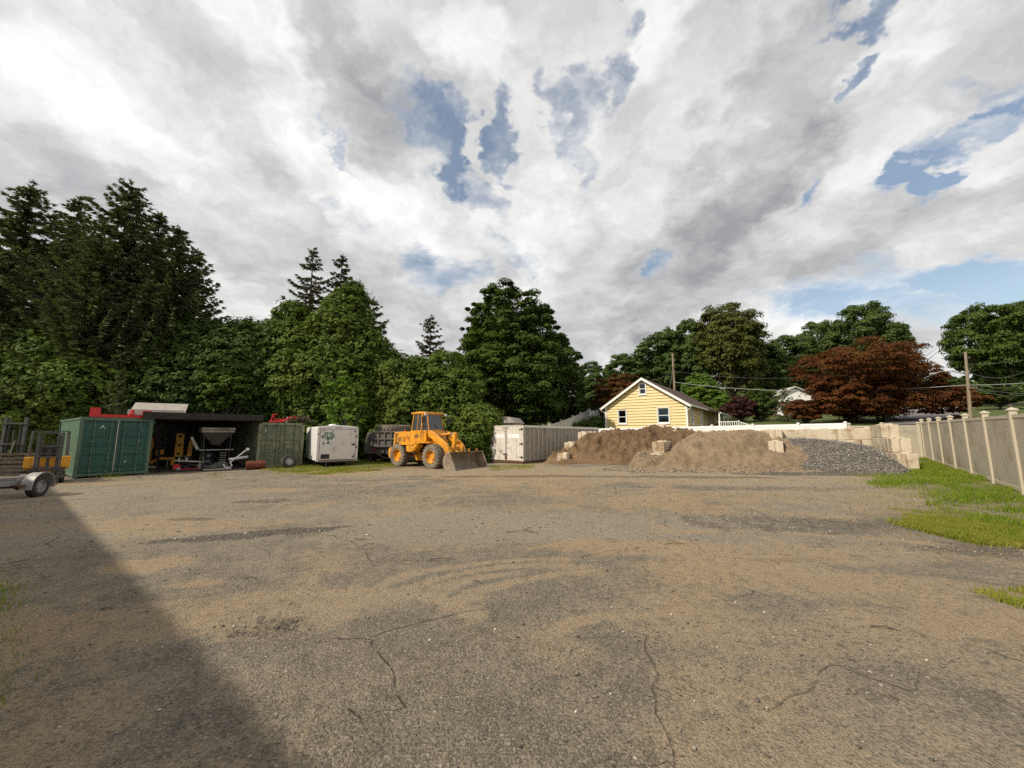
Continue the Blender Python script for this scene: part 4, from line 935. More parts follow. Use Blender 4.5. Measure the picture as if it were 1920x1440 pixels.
# red japanese maples
x, y, Q, trunk = lobed(1640, 40, [(1585, 650, 88, .42, 71, 90), (1690, 678, 62, .30, 79, 70), (1545, 706, 62, .06, 80, 70), (1640, 715, 90, .04, 84, 95), (1738, 722, 42, .06, 85, 50), (1505, 745, 34, .04, 86, 34)], .19, 210, 3, .2, flat=.34, layered=.55, droop=.45, lobe=.3, fill=.12)
plant('red_maple', 'wide spreading dark red japanese maple behind the white fence', 'red maple', x, y, Q, trunk, M['leaf_red'])
x, y, H = spot(1160, 698, 44); Q, mb = deciduous(H, 2.9, 72, .12, 90, 160, .22, .4, layered=.6, droop=.3, stems=2, trunk_r=.12)
plant('red_maple', 'brownish red maple left of the yellow house', 'red maple', x, y, Q, mb, M['leaf_redbrown'])
x, y, H = spot(1385, 742, 50); Q, mb = deciduous(H, 2.0, 73, .05, 60, 120, .2, .7); plant('purple_bush', 'dark purple round bush right of the yellow house', 'bush', x, y, Q, mb, M['leaf_purple'])
x, y, H = spot(1425, 724, 50); Q, mb = deciduous(H, 1.9, 74, .02, 80, 140, .2, .8); plant('green_bush', 'dense upright green bush left of the white house', 'bush', x, y, Q, mb, M['leaf_maple'])
x, y, H = spot(1470, 728, 47); Q, mb = spruce(H, 1.9, 75, whorl=.35, spray=.4, dens=1.2, sparse=.1, up=.7, droop=.05); plant('spruce_tree', 'small spiky spruce in front of the white house', 'spruce tree', x, y, Q, mb, M['needle'])
x, y, H = spot(1505, 752, 43); Q, mb = deciduous(H, 1.8, 76, .05, 50, 60, .16, .8, fill=0); plant('twiggy_shrub', 'thin brownish twiggy shrub below the red maple', 'bush', x, y, Q, mb, M['leaf_redbrown'])
x, y, H = spot(1118, 782, 42); Q, mb = thicket([(0, 0, H * .35, 1.8, 1.2, H * .65)], 77, .16); plant('green_bush', 'low rounded green bush at the left corner of the yellow house', 'bush', x, y, Q, mb, M['leaf_maple'], crown='foliage', stem='stem')
x, y, H = spot(1085, 790, 41); Q, mb = thicket([(0, 0, H * .35, 1.6, 1.2, H * .65)], 78, .16); plant('green_bush', 'low green bush below the stepping grey fence', 'bush', x, y, Q, mb, M['leaf_maple'], crown='foliage', stem='stem')

# far wood that closes the view behind everything
fb = []
gg = np.random.default_rng(99)
for px in range(-160, 2100, 46):
    Y = 105 + gg.uniform(-8, 8); p = at(px, 760 - (0 if px < 1100 else 14) + gg.uniform(-18, 12), Y); z0 = gz(p.x, p.y); Hh_ = max(6.0, p.z - z0)
    C = np.array([p.x, p.y, z0 + Hh_ * .5]); n = 550; u = sphere_dirs(n, gg); P = C + u * (.7 + .3 * gg.random((n, 1))) * np.array([5.5, 4, Hh_ * .52])
    fb.append(leaves(P, u + [0, 0, .6] + gg.normal(0, .4, (n, 3)), 1.4, gg))
tag(link('treeline', quadmesh('treeline', np.vstack(fb), M['leaf_far'])), 'distant wood closing the view behind the yard', 'trees', kind='stuff')

# ------------------------------------------------------------------ grass
def blades(P, h, g, w=.006, lean=.45):
    n = len(P); a = g.random(n) * 6.283; d = np.stack([np.cos(a), np.sin(a), np.zeros(n)], -1); s = np.stack([-d[:, 1], d[:, 0], np.zeros(n)], -1)
    h = h[:, None]; ww_ = w * (.6 + .8 * g.random((n, 1))); l = lean * g.random((n, 1))
    return np.stack([P - s * ww_, P + s * ww_, P + d * h * l * .35 + [0, 0, 1] * h * .6 + s * ww_ * .7, P + d * h * l + [0, 0, 1] * h * (1 - .35 * l)], 1)
def lawn_patch(name, label, poly, n, h, seed, mat, w=.007, thresh=.38, fs=1.3):
    g = np.random.default_rng(seed); W_ = np.array([tuple(gnd(*p))[:2] for p in poly]); lo, hi = W_.min(0), W_.max(0)
    X = g.uniform(lo[0], hi[0], n); Y = g.uniform(lo[1], hi[1], n); ins = np.zeros(n, bool); j = len(W_) - 1
    sx_ = (hi - lo) * .10; Xo, Yo = X.copy(), Y.copy(); X = X + sx_[0] * (vnoise(Xo * 1.7, Yo * 1.7, seed + 3, 3) - .5) + g.normal(0, .10, n); Y = Y + sx_[1] * 1.6 * (vnoise(Xo * 1.7 + 9, Yo * 1.7, seed + 4, 3) - .5) + g.normal(0, .12, n)
    for i in range(len(W_)):
        xi, yi = W_[i]; xj, yj = W_[j]
        with np.errstate(divide='ignore', invalid='ignore'):
            ins ^= ((yi > Y) != (yj > Y)) & (X < (xj - xi) * (Y - yi) / (yj - yi) + xi)
        j = i
    X, Y = Xo, Yo; dn = vnoise(X * fs, Y * fs, seed, 4, .6); ins &= dn + .12 * g.normal(size=n) > thresh
    X, Y, dn = X[ins], Y[ins], dn[ins]
    hh = h * (.35 + .9 * g.random(len(X))) * (.35 + 1.5 * np.clip(dn - thresh + .1, 0, .6))
    P = np.stack([X, Y, terrain(X, Y) - .01], -1)
    return tag(link(name, quadmesh(name, blades(P, hh, g, w), mat)), label, 'grass', kind='stuff')
lawn_patch('grass', 'bright green grass growing along the foot of the tan fence', [(1700, 866), (1735, 858), (1800, 880), (1960, 950), (1960, 1026), (1850, 1008), (1800, 985), (1840, 962), (1760, 945), (1650, 905)], 230000, .16, 81, M['grass'], .005, .34)
lawn_patch('grass', 'yellowish grass fringe at the edge of the stony yard by the fence', [(1675, 952), (1760, 955), (1830, 975), (1960, 1004), (1960, 1030), (1790, 1012), (1690, 988), (1725, 975)], 100000, .11, 82, M['grass_dry'], .0045, .40)
lawn_patch('grass', 'sparse grass in front of the gravel heap', [(1630, 888), (1700, 872), (1720, 890), (1680, 915), (1640, 905)], 14000, .10, 83, M['grass'], .006, .42)
lawn_patch('grass', 'mown grass strip under the parked white trailer and dump truck', [(497, 879), (560, 868), (745, 862), (745, 874), (720, 882), (660, 888), (560, 891), (510, 884)], 90000, .10, 84, M['grass_dry'], .008, .36)
lawn_patch('grass', 'weeds at the foot of the box trailer doors', [(915, 872), (1000, 868), (1000, 878), (920, 884)], 4500, .11, 85, M['grass_dry'], .009, .45)
lawn_patch('grass', 'weeds sprouting at the foot of the green container doors', [(182, 890), (220, 886), (222, 895), (184, 897)], 2600, .16, 86, M['grass'], .011, .30)
lawn_patch('grass', 'small weed patch on the asphalt before the shed', [(392, 887), (412, 885), (412, 892), (392, 893)], 900, .06, 87, M['grass_dry'], .011, .35)
lawn_patch('grass', 'weeds at the lower left edge of the picture', [(-60, 1070), (2, 1075), (6, 1120), (14, 1200), (4, 1260), (16, 1300), (2, 1335), (-80, 1335)], 14000, .085, 88, M['grass'], .003, .30, 2.0)
lawn_patch('grass', 'small grass tuft in the sandy asphalt at the right edge', [(1855, 1112), (1900, 1105), (1960, 1112), (1960, 1140), (1900, 1138)], 2500, .10, 89, M['grass_dry'], .005, .36, 3.0)

lawn_patch('grass', 'scattered dry weeds thinning out from the fence grass into the yard', [(1620, 880), (1730, 866), (1960, 940), (1960, 1045), (1780, 1030), (1660, 995), (1600, 930)], 60000, .09, 91, M['grass_dry'], .0045, .56, 2.2)
lawn_patch('grass', 'thin weeds along the edge of the mown strip before the trailer', [(490, 888), (560, 876), (760, 870), (760, 886), (640, 896), (520, 896)], 16000, .06, 92, M['grass_dry'], .008, .52, 2.2)
# ------------------------------------------------------------------ yellow house
def house():
    A = Vector((16.3, 36.0, 0)); rz = math.atan2(.81, .586) - math.pi / 2      # local y runs back along the side wall, local x to the right along the gable
    Z0 = 1.70
    # A is the near right corner; origin at the near left corner
    Wd, Ln, EV, PK = 7.9, 17.5, 4.55 - Z0, 7.15 - Z0
    ux = Vector((math.cos(rz), math.sin(rz), 0)); o0 = A - ux * Wd; o0.z = Z0
    t = thing('yellow_house', 'yellow clapboard house with a brown gable roof behind the sand heaps', 'house', o0, rz)
    def wallmat(): return M['siding_y']
    MB().prism([(.05, -1.2), (Wd - .05, -1.2), (Wd - .05, EV), (Wd / 2, PK - .05), (.05, EV)], .05, Ln - .05, 'y').build('wall', M['siding_y'], t)
    MB().box(-.01, Wd + .01, -.01, Ln + .01, -1.2, .02).build('foundation', M['concrete'], t)
    # clapboards, each its own board
    wins = [(1.35, 2.15, 1.10, 2.42), (5.30, 6.32, 1.10, 2.50), (3.62, 4.22, 3.98, 5.02)]
    bh = .285; z = .03; sl = (PK - EV) / (Wd / 2)
    while z < PK - .05:
        z1 = min(z + bh, PK - .02)
        def ext(zz): return 0.0 if zz <= EV else (zz - EV) / sl
        xa, xb = ext(z) + .0, Wd - ext(z)
        if z1 > EV: xa, xb = ext(z1) * 1.0, Wd - ext(z1)
        segs = [(xa, xb)]
        for (x0, x1, w0, w1) in wins:
            if z1 > w0 - .05 and z < w1 + .05:
                segs = [q_ for (a, b) in segs for q_ in ((a, min(b, x0 - .06)), (max(a, x1 + .06), b)) if q_[1] - q_[0] > .03] if any(a < x1 and b > x0 for a, b in segs) else segs
        for (a, b) in segs: MB().prism([(.045, z), (.002, z), (-.058, z), (-.058, z + .012), (.006, z1 + .006), (.045, z1 + .006)], a, b, 'x').build('siding_board', M['siding_y'], t)
        z += bh
    z = .03; swins = [(1.6, 2.5, 1.0, 2.35), (6.2, 7.1, 1.0, 2.35), (9.3, 10.2, .1, 2.2), (12.6, 13.6, 1.0, 2.35)]
    while z < EV - .05:
        z1 = z + bh; mb = MB(); segs = [(0, Ln)]
        for (x0, x1, w0, w1) in swins:
            if z1 > w0 - .05 and z < w1 + .05: segs = [q_ for (a, b) in segs for q_ in ((a, min(b, x0 - .06)), (max(a, x1 + .06), b)) if q_[1] - q_[0] > .03]
        for (a, b) in segs: MB().prism([(Wd - .045, z), (Wd + .058, z), (Wd + .058, z + .012), (Wd - .008, z1 + .006), (Wd - .045, z1 + .006)], a, b, 'y').build('siding_board', M['siding_y'], t)
        z += bh
    # corner boards
    for (x, y) in ((0, 0), (Wd, 0)):
        MB().box(x - .075, x + .075, -.075, .06, 0, EV).build('corner_board', M['white_paint'], t)
    # windows of the gable
    def window(x0, x1, z0, z1, window_backing, side=False, y=0.0):
        Mx = Matrix.Identity(4) if not side else T(Wd, 0, 0) @ RZ(math.pi / 2)
        w = MB(); f = .075
        for (a, b, c, d) in ((x0 - f, x1 + f, z1, z1 + f), (x0 - f, x1 + f, z0 - f, z0), (x0 - f, x0, z0, z1), (x1, x1 + f, z0, z1)): w.box(a, b, -.095, .03, c, d, Mx)
        wo = w.build('window', M['white_paint'], t)
        zm = (z0 + z1) / 2
        s = MB()
        for (a, b, c, d, yo) in ((x0, x1, zm - .03, zm + .03, -.035), (x0, x0 + .05, z0, z1, -.03), (x1 - .05, x1, z0, z1, -.03), (x0 + .05, x1 - .05, z0, z0 + .05, -.03), (x0 + .05, x1 - .05, z1 - .05, z1, -.03)): s.box(a, b, yo, .03, c, d, Mx)
        s.build('sash', M['white_paint'], wo)
        MB().box(x0 - .11, x1 + .11, -.11, -.076, z0 - .14, z0 - f - .004, Mx).build('sill', M['white_paint'], wo)
        for (c, d) in ((z0 + .05, zm - .03), (zm + .03, z1 - .05)): MB().box(x0 + .05, x1 - .05, -.012, -.006, c, d, Mx).build('pane', M['clear_pane'], wo)
        MB().box(x0 + .02, x1 - .02, .015, .02, z0 + .02, z1 - .02, Mx).build('curtain', M[window_backing], wo)  # drawn curtain in two gable windows, elsewhere a dark sheet for room shade
    for (q_, c) in zip(wins, ('curtain_red', 'curtain_teal', 'dark_room')): window(*q_, c)
    for (a, b, c, d) in swins:
        if c > .5: window(a, b, c, d, 'dark_room', True)
    MB().box(Wd - .02, Wd + .03, 9.3, 10.2, .1, 2.2).build('door', M['white_paint'], t)
    # louvre in the peak of the gable
    # roof
    ov, ey = .38, .42; th = .14
    def rz_(x): return EV + sl * x if x <= Wd / 2 else EV + sl * (Wd - x)
    rt = thing_part = None
    for (xa, xb, s) in ((-ey, Wd / 2, 1), (Wd + ey, Wd / 2, -1)):
        za, zb = EV - sl * ey, PK
        MB().prism([(xa, za + .02), (xb, zb + .02), (xb, zb + .02 + th), (xa, za + .02 + th)], -ov, Ln + ov, 'y').build('roof', M['shingle'], t)
        MB().prism([(xa, za - .10), (xb, zb - .10), (xb, zb + .018 + th), (xa, za + .018 + th)], -ov - .05, -ov - .004, 'y').build('bargeboard', M['white_paint'], t)
        MB().prism([(xa, za - .03), (xb, zb - .03), (xb, zb + .0), (xa, za + .0)], -ov + .002, -.06, 'y').build('soffit', M['white_paint'], t)
    for (x, s) in ((-ey, -1), (Wd + ey, 1)):
        za = EV - sl * ey
        gt = MB().prism([(x, za + .15), (x, za + .0), (x + s * .12, za + .0), (x + s * .13, za + .15), (x + s * .11, za + .15), (x + s * .10, za + .02), (x + s * .02, za + .02), (x + s * .02, za + .15)], -ov, Ln + ov, 'y').build('gutter', M['white_paint'], t)
        xe = x - s * (ey - .06)
        MB().tube([(x + s * .06, -ov + .15, za), (x + s * .06, -ov + .15, za - .08), (xe, -.10, za - .42), (xe, -.10, 0)], .04, 6).build('downpipe', M['white_paint'], t)
    # porch roof further along, and the white railing
    MB().prism([(Wd + .0, EV - .05), (Wd + 1.7, EV - .52), (Wd + 1.7, EV - .40), (Wd + .0, EV + .10)], 8.0, 15.5, 'y').build('porch_roof', M['shingle'], t)
    MB().box(Wd + 1.66, Wd + 1.76, 7.95, 15.55, EV - .62, EV - .50).build('porch_fascia', M['white_paint'], t)
    for y in (8.2, 11.6, 15.2): MB().box(Wd + 1.5, Wd + 1.62, y, y + .12, .3, EV - .52).build('porch_post', M['white_paint'], t)
    MB().box(Wd + .04, Wd + 1.7, 8.0, 15.5, -.3, .3).build('porch_floor', M['grey_vinyl'], t)
    def railing(p0, p1, n):
        r = MB(); p0, p1 = Vector(p0), Vector(p1); d = p1 - p0
        L = d.length; ax = d.normalized()
        r.tube([p0 + Vector((0, 0, 1.0)), p1 + Vector((0, 0, 1.0))], .05, 4); r.tube([p0 + Vector((0, 0, .15)), p1 + Vector((0, 0, .15))], .04, 4)
        ro = r.build('railing', M['white_vinyl'], t)
        for i in range(n + 1):
            q_ = p0 + d * i / n; big = i in (0, n); s = .07 if big else .024
            MB().box(q_.x - s, q_.x + s, q_.y - s, q_.y + s, q_.z + (0 if big else .15), q_.z + (1.15 if big else 1.0)).build('post' if big else 'baluster', M['white_vinyl'], ro)
    railing((Wd + 1.6, 7.7, .30), (Wd + 3.4, 7.7, .30), 9)
    railing((Wd + 3.4, 7.7, .30), (Wd + 5.6, 7.7, -.55), 10)
    return t
m, nt = new_mat('clear_pane'); gl = N(nt, 'ShaderNodeBsdfGlossy', {'Roughness': .03, 'Color': (.9, .95, 1, 1)}); tr = N(nt, 'ShaderNodeBsdfTransparent', {'Color': (.75, .8, .82, 1)})
fr = N(nt, 'ShaderNodeFresnel', {'IOR': 1.5}); N(nt, 'ShaderNodeOutputMaterial', {0: N(nt, 'ShaderNodeMixShader', {0: fr, 1: tr, 2: gl})}); M['clear_pane'] = m
M['dark_room'] = pmat('dim_room', (.035, .032, .030), (.06, .055, .05), .9, 3)  # flat dark colour standing for the shade of an unlit room
house()
# white lattice leaning by the gable
p = at(1207, 806, 34.5); lt = thing('lattice_panel', 'white lattice panel lying at the foot of the yellow gable wall', 'lattice', (p.x, p.y, p.z), R(-30))
fm = MB(); fm.box(0, 2.1, -.03, .03, 0, .06); fm.box(.3, 1.9, -.03, .03, .45, .5); fm.build('frame', M['white_paint'], lt)
sl_ = MB()
for i in range(12): sl_.tube([(.1 + i * .16, 0, .05), (.1 + i * .16 + (.28 if i % 2 else -.0), 0, .47)], .022, 4)
sl_.build('slats', M['white_paint'], lt)

# white brick house behind the red maple
p = at(1437, 800, 62); z = gz(p.x, p.y); wh = thing('white_house', 'white gabled brick house half hidden by the red maple', 'house', (p.x, p.y, z), R(-12))
zt = at(1480, 728, 62).z - z
MB().box(.1, 9, .1, 9, -1, zt - 2.2).build('wall', M['brick'], wh)
MB().prism([(-.3, zt - 2.3), (4.4, zt), (9.3, zt - 2.3)], .2, .4, 'y').build('gable', M['white_paint'], wh)
for s in (0, 1): MB().prism([(-.6, zt - 2.45), (4.5, zt + .05), (4.5, zt + .2), (-.6, zt - 2.3)] if s == 0 else [(9.7, zt - 2.45), (4.5, zt + .05), (4.5, zt + .2), (9.7, zt - 2.3)], -.3, 9.4, 'y').build('roof', M['asphalt_shingle'], wh)
for x in (1.4, 5.6): MB().box(x, x + 1.3, .04, .12, zt - 4.4, zt - 2.9).build('window', M['white_paint'], wh)
MB().box(3.4, 4.4, .04, .12, zt - 5.4, zt - 3.2).build('door', M['white_paint'], wh)

# small beige shed roof behind the box trailer
p = at(930, 800, 29.5); z = gz(p.x, p.y); sh = thing('garden_shed', 'small beige shed just showing above the box trailer roof', 'shed', (p.x, p.y, z), R(-20))
zt = at(940, 781, 29.5).z - z
MB().box(0, 1.5, 0, 2, 0, zt - .45).build('wall', M['alu'], sh)
MB().prism([(-.1, zt - .5), (.3, zt - .08), (.75, zt), (1.2, zt - .08), (1.6, zt - .5)], -.15, 2.15, 'y').build('roof', M['alu'], sh)

# ------------------------------------------------------------------ wheels
def wheel(parent, M4, r, w, rim, mt, mr, lugs=0, hub=True, name='wheel', dish=.0):
    """wheel whose axis is local +z of M4 (outer face at +w/2)"""
    tb = MB(); pr = [(rim * 1.02, w * .30), (rim * 1.12, w * .46), (r * .80, w * .50), (r * .93, w * .44), (r * .985, w * .30), (r, .0), (r * .985, -w * .30), (r * .93, -w * .44), (r * .80, -w * .5), (rim * 1.12, -w * .46), (rim * 1.02, -w * .3)]
    tb.lathe(pr, 36, M4)
    if lugs:
        for i in range(lugs):
            a = 2 * math.pi * i / lugs
            for s in (-1, 1):
                L_ = M4 @ RZ(a + (.5 * math.pi / lugs if s > 0 else 0)) @ T(r * .985, 0, s * w * .21) @ RX(s * R(28))
                tb.box(-.05 * r, .045 * r, -.052 * r, .052 * r, -w * .24, w * .24, L_)
    to = tb.build(name, mt, parent, smooth=35)
    rb = MB(); rb.lathe([(rim * 1.04, w * .40), (rim * .98, w * .42), (rim * .92, w * .30), (rim * .90, w * .12), (rim * .55, w * .08 + dish), (rim * .50, w * .20 + dish), (.001, w * .22 + dish)], 28, M4)
    for i in range(8 if hub else 0):
        a = 2 * math.pi * i / 8; rb.box(-.035 * r, .035 * r, -.035 * r, .035 * r, 0, w * .06, M4 @ T(rim * .72 * math.cos(a), rim * .72 * math.sin(a), w * .10 + dish * .6))
    rb.lathe([(rim * 1.0, -w * .40), (rim * .9, -w * .1), (.001, -w * .1)], 20, M4)
    ro = rb.build('rim', mr, to, smooth=35)
    return to

# ------------------------------------------------------------------ shipping containers
def container(label, left, right, ht, depth, mats, style, z):
    left, right = Vector(left), Vector(right); d = right - left; W = d.length; rz = math.atan2(d.y, d.x)
    t = thing('shipping_container', label, 'container', (left.x, left.y, z), rz, 'shipping containers')
    side, door, rail, rod = mats
    # corrugated side walls
    for (x0, s) in ((.03, -1), (W - .03, 1)):
        c = MB(); pitch = .28; n = int((depth - .3) / pitch); pl = []
        for i in range(n):
            y = .15 + i * pitch; pl += [(x0 + s * .0, y), (x0 + s * .0, y + .09), (x0 - s * .036, y + .14), (x0 - s * .036, y + .23)]
        pl.append((x0, .15 + n * pitch)); vs = []; fs = []
        for i, (a, b) in enumerate(pl): vs += [(a, b, .16), (a, b, ht - .10)]
        for i in range(len(pl) - 1): fs.append((2 * i, 2 * i + 2, 2 * i + 3, 2 * i + 1))
        c.add(vs, fs); c.build('side_panel', side, t)
    MB().box(.04, W - .04, .12, depth - .05, ht - .06, ht - .025).build('roof_panel', side, t)
    MB().box(.04, W - .04, depth - .06, depth - .03, .14, ht - .06).build('end_panel', side, t)
    MB().box(.05, W - .05, .14, depth - .06, .10, .15).build('floor', M['black_wood'], t)
    for x in (0, W - .12):
        for y in (0, depth - .12): MB().box(x, x + .12, y, y + .12, .11, ht - .11).build('corner_post', rail, t)
    for x in (0, W - .10):
        MB().box(x + .005, x + .10, .12, depth - .12, .03, .16).build('bottom_rail', rail, t); MB().box(x + .005, x + .095, .12, depth - .12, ht - .11, ht - .012).build('top_rail', rail, t)
    MB().box(.12, W - .12, .012, .13, ht - .15, ht - .012).build('door_header', rail, t); MB().box(.12, W - .12, .012, .13, .03, .15).build('door_sill', rail, t)
    for x in (-.008, W - .155):
        for y in (-.008, depth - .155):
            for zz in (0, ht - .112): MB().box(x, x + .163, y, y + .163, zz, zz + .118).build('corner_casting', M['rust'] if style == 2 else rail, t)
    hw = (W - .26) / 2
    for k in range(2):
        x0 = .13 + k * hw + (.004 if k else 0); x1 = .13 + (k + 1) * hw - (0 if k else .004); z0, z1 = .16, ht - .16
        dm = MB(); dm.box(x0, x1, .05, .09, z0, z1)
        bands = [.13, .36, .53, .70] if style == 1 else [.32, .62]
        edges = [0.0] + [b for b in bands] + [1.0]
        fr_ = .07
        for (a, b) in ((x0, x0 + fr_), (x1 - fr_, x1)): dm.box(a, b, .018, .05, z0, z1)
        for b in [0.0] + bands + [1.0]:
            zc = z0 + b * (z1 - z0); za, zb = max(z0, zc - .04), min(z1, zc + .04)
            dm.prism([(.05, za), (.02, za + .015), (.02, zb - .015), (.05, zb)], x0 + fr_, x1 - fr_, 'x')
        do = dm.build('door', door, t)
        for j in (.30, .80) if k == 0 else (.20, .68):
            xr = x0 + j * hw; rm = M['pale_rod'] if (style == 1 and k == 0 and j == .99) else rod
            ro = MB().tube([(xr, -.012, .06), (xr, -.012, ht - .06)], .021, 8); 
            for zz in (.2, .75, 1.5, ht - .4): ro.box(xr - .05, xr + .05, -.02, .02, zz, zz + .07)
            ro.box(xr - .045, xr + .045, -.028, .012, .055, .13); ro.box(xr - .045, xr + .045, -.028, .012, ht - .13, ht - .055)
            rr = ro.build('lock_rod', rm, do, smooth=40)
            MB().tube([(xr, -.03, 1.02), (xr + (.16 if j < .5 else -.16), -.04, 1.0), (xr + (.3 if j < .5 else -.3), -.035, .99)], .014, 6).build('handle', rod, do)
        xh = x0 - .03 if k == 0 else x1 - .02
        for q_ in (.12, .38, .64, .88): MB().box(xh, xh + .05, -.015, .03, z0 + q_ * (z1 - z0) - .05, z0 + q_ * (z1 - z0) + .05).build('hinge', rod, do)
    return t, W
def text_on(parent, s, x, z, size, mat, y=-.004, rot=0.0, name='lettering', ext=.002):
    cu = bpy.data.curves.new(name, 'FONT'); cu.body = s; cu.size = size; cu.extrude = ext; cu.materials.append(mat)
    o = bpy.data.objects.new(name, cu); col.objects.link(o); o.parent = parent; o.location = (x, y, z); o.rotation_euler = (math.pi / 2, rot, 0)
    me = bpy.data.meshes.new_from_object(o.evaluated_get(bpy.context.evaluated_depsgraph_get())); me.name = name
    n_ = bpy.data.objects.new(name, me); col.objects.link(n_); n_.parent = parent; n_.location = o.location; n_.rotation_euler = o.rotation_euler
    bpy.data.objects.remove(o); return n_
C1, W1 = container('dark green shipping container with closed doors at the left', (-18.68, 16.75), (-17.30, 18.70), 2.59, 6.06, (M['green_side'], M['green_c'], M['green_rod'], M['green_rod']), 1, -.17)
MB().box(W1 / 2 - .014, W1 / 2 + .014, .0, .012, .2, 2.45).build('door_gasket', M['pale_rod'], C1)
C2, W2 = container('faded olive shipping container with worn lettering beside the shed', (-14.02, 21.5), (-12.42, 23.22), 2.50, 6.06, (M['olive_c'], M['olive_c'], M['olive_rail'], M['olive_rod']), 2, -.16)
text_on(C2, 'P', .30, 1.93, .30, M['mark_white'], .045); text_on(C2, ':', .85, 1.93, .28, M['mark_white'], .045)
text_on(C2, 'OO', .20, 1.28, .26, M['mark_tan'], .045); text_on(C2, 'D', .80, 1.10, .34, M['mark_tan'], .045)
text_on(C2, 'IEY', 1.32, 1.30, .22, M['mark_tan'], .045); text_on(C2, 'NG', 1.38, 1.06, .22, M['mark_tan'], .045); text_on(C2, '2.', 1.86, 1.06, .26, M['mark_tan'], .045)
text_on(C2, 'D', 1.55, 1.93, .15, M['mark_tan'], .045); text_on(C2, 'E', 1.86, 1.93, .15, M['mark_tan'], .045)
text_on(C1, '^', .62, 2.0, .36, M['mark_white'], .045); text_on(C1, '^', .26, 2.0, .34, M['green_rod'], .045); text_on(C1, 'e', 1.52, .55, .20, M['mark_white'], .045); text_on(C1, '\\', 2.0, 2.0, .16, M['mark_white'], .045)

# ------------------------------------------------------------------ open shed between the containers
a, b = Vector((-17.24, 18.85, 0)), Vector((-14.05, 21.55, 0)); d = (b - a); Ls = d.length; rz = math.atan2(d.y, d.x)
sh = thing('open_shed', 'dark open fronted shed bridging the two containers', 'shed', (a.x, a.y, -.17), rz)
def sheet(name, mb, mat): return mb.build(name, mat, sh)
MB().box(-.55, Ls + .15, -.30, -.22, 2.58, 2.90).build('fascia', M['black_wood'], sh)
MB().box(-.5, Ls + .1, -.22, 6.0, 2.70, 2.76).build('roof', M['black_wood'], sh)
MB().box(.05, Ls - .05, .45, 5.65, -.10, .035).build('floor', M['black_wood'], sh)  # dark slab added to deepen the shade inside the shed
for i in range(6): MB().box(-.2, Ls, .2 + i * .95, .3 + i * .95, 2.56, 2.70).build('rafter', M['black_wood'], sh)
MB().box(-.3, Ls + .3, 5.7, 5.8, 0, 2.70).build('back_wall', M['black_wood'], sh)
for x in (.02, Ls - .14): MB().box(x, x + .12, 2.6, 2.72, 0.02, 2.56).build('post', M['black_wood'], sh)
pl = thing('plank_bundle', 'short grey timber offcuts on the container roof beside the shed', 'planks', (-17.75, 18.6, 2.43), rz)
for i in range(4): MB().box(-.1 + .02 * i, .75 - .08 * i, -.02 + i * .11, .07 + i * .11, .0, .05 + .03 * (i % 2), RZ(R(4 * i - 5))).build('plank', M['wood_grey'], pl)

def on_floor(px, py): q_ = gnd(px, py); return q_
# yellow plough frame
p = gnd(322, 879); yp = thing('plow_frame', 'yellow upright plow frame with three holes in its middle beam, inside the shed', 'plow frame', p, rz - R(8))
mb = MB()
n_ = 10; prof = []
def holed(mb, x0, x1, z0, z1, holes, r, y0, y1):
    zs = sorted([z0] + [h_ + s * .17 for h_ in holes for s in (-1, 1)] + [z1])
    segs = [(zs[i], zs[i + 1]) for i in range(len(zs) - 1)]
    xc = (x0 + x1) / 2
    for (a_, b_) in segs:
        hc = [h_ for h_ in holes if a_ < h_ < b_]
        if not hc: mb.box(x0, x1, y0, y1, a_, b_); continue
        h_ = hc[0]; N_ = 16; inner = [(xc + r * math.cos(2 * math.pi * i / N_), h_ + r * math.sin(2 * math.pi * i / N_)) for i in range(N_)]
        outer = []
        for i in range(N_):
            c, s = math.cos(2 * math.pi * i / N_), math.sin(2 * math.pi * i / N_); k_ = 1 / max(abs(c) / ((x1 - x0) / 2), abs(s) / ((b_ - a_) / 2)); outer.append((xc + k_ * c, h_ + k_ * s))
        vs = [(x, y0, z) for x, z in inner] + [(x, y0, z) for x, z in outer] + [(x, y1, z) for x, z in inner]
        mb.add(vs, [(i, (i + 1) % N_, N_ + (i + 1) % N_, N_ + i) for i in range(N_)] + [(i, 2 * N_ + i, 2 * N_ + (i + 1) % N_, (i + 1) % N_) for i in range(N_)])
    mb.box(x0, x0 + .02, y0 + .001, y1, z0, z1); mb.box(x1 - .02, x1, y0 + .001, y1, z0, z1)
holed(mb, .06, .40, .65, 1.95, [.82, 1.30, 1.78], .075, -.12, .06)
mb.build('center_beam', M['yellow'], yp)
MB().box(.10, .36, .062, .07, .6, 1.95).build('beam_back', M['black'], yp)
MB().prism([(-1.22, .22), (-1.0, .22), (-.92, .42), (-.93, 1.0), (-.86, 1.15), (-.92, 1.72), (-1.10, 1.78), (-1.16, .8), (-1.30, .5)], -.05, .06, 'y').build('side_arm', M['yellow'], yp)
MB().prism([(.42, .35), (.62, .42), (.78, .65), (.82, 1.70), (.72, 1.78), (.62, 1.45), (.58, .75), (.42, .52)], .02, .12, 'y').build('side_arm', M['yellow'], yp)
MB().prism([(-.95, .40), (-.60, .66), (.06, .62), (.06, .50), (-.6, .52), (-.85, .28)], -.03, .05, 'y').build('cross_brace', M['yellow'], yp)
MB().box(-.75, -.45, .05, .3, .78, 1.05).build('bracket', M['yellow'], yp)
MB().prism([(-.06, .2), (.1, .2), (.12, .64), (-.05, .64)], -.1, .02, 'y').build('foot', M['yellow'], yp)
MB().tube([(-.22, -.12, .02), (-.18, -.1, .55)], .035, 6).build('jack_stand', M['galv'], yp)
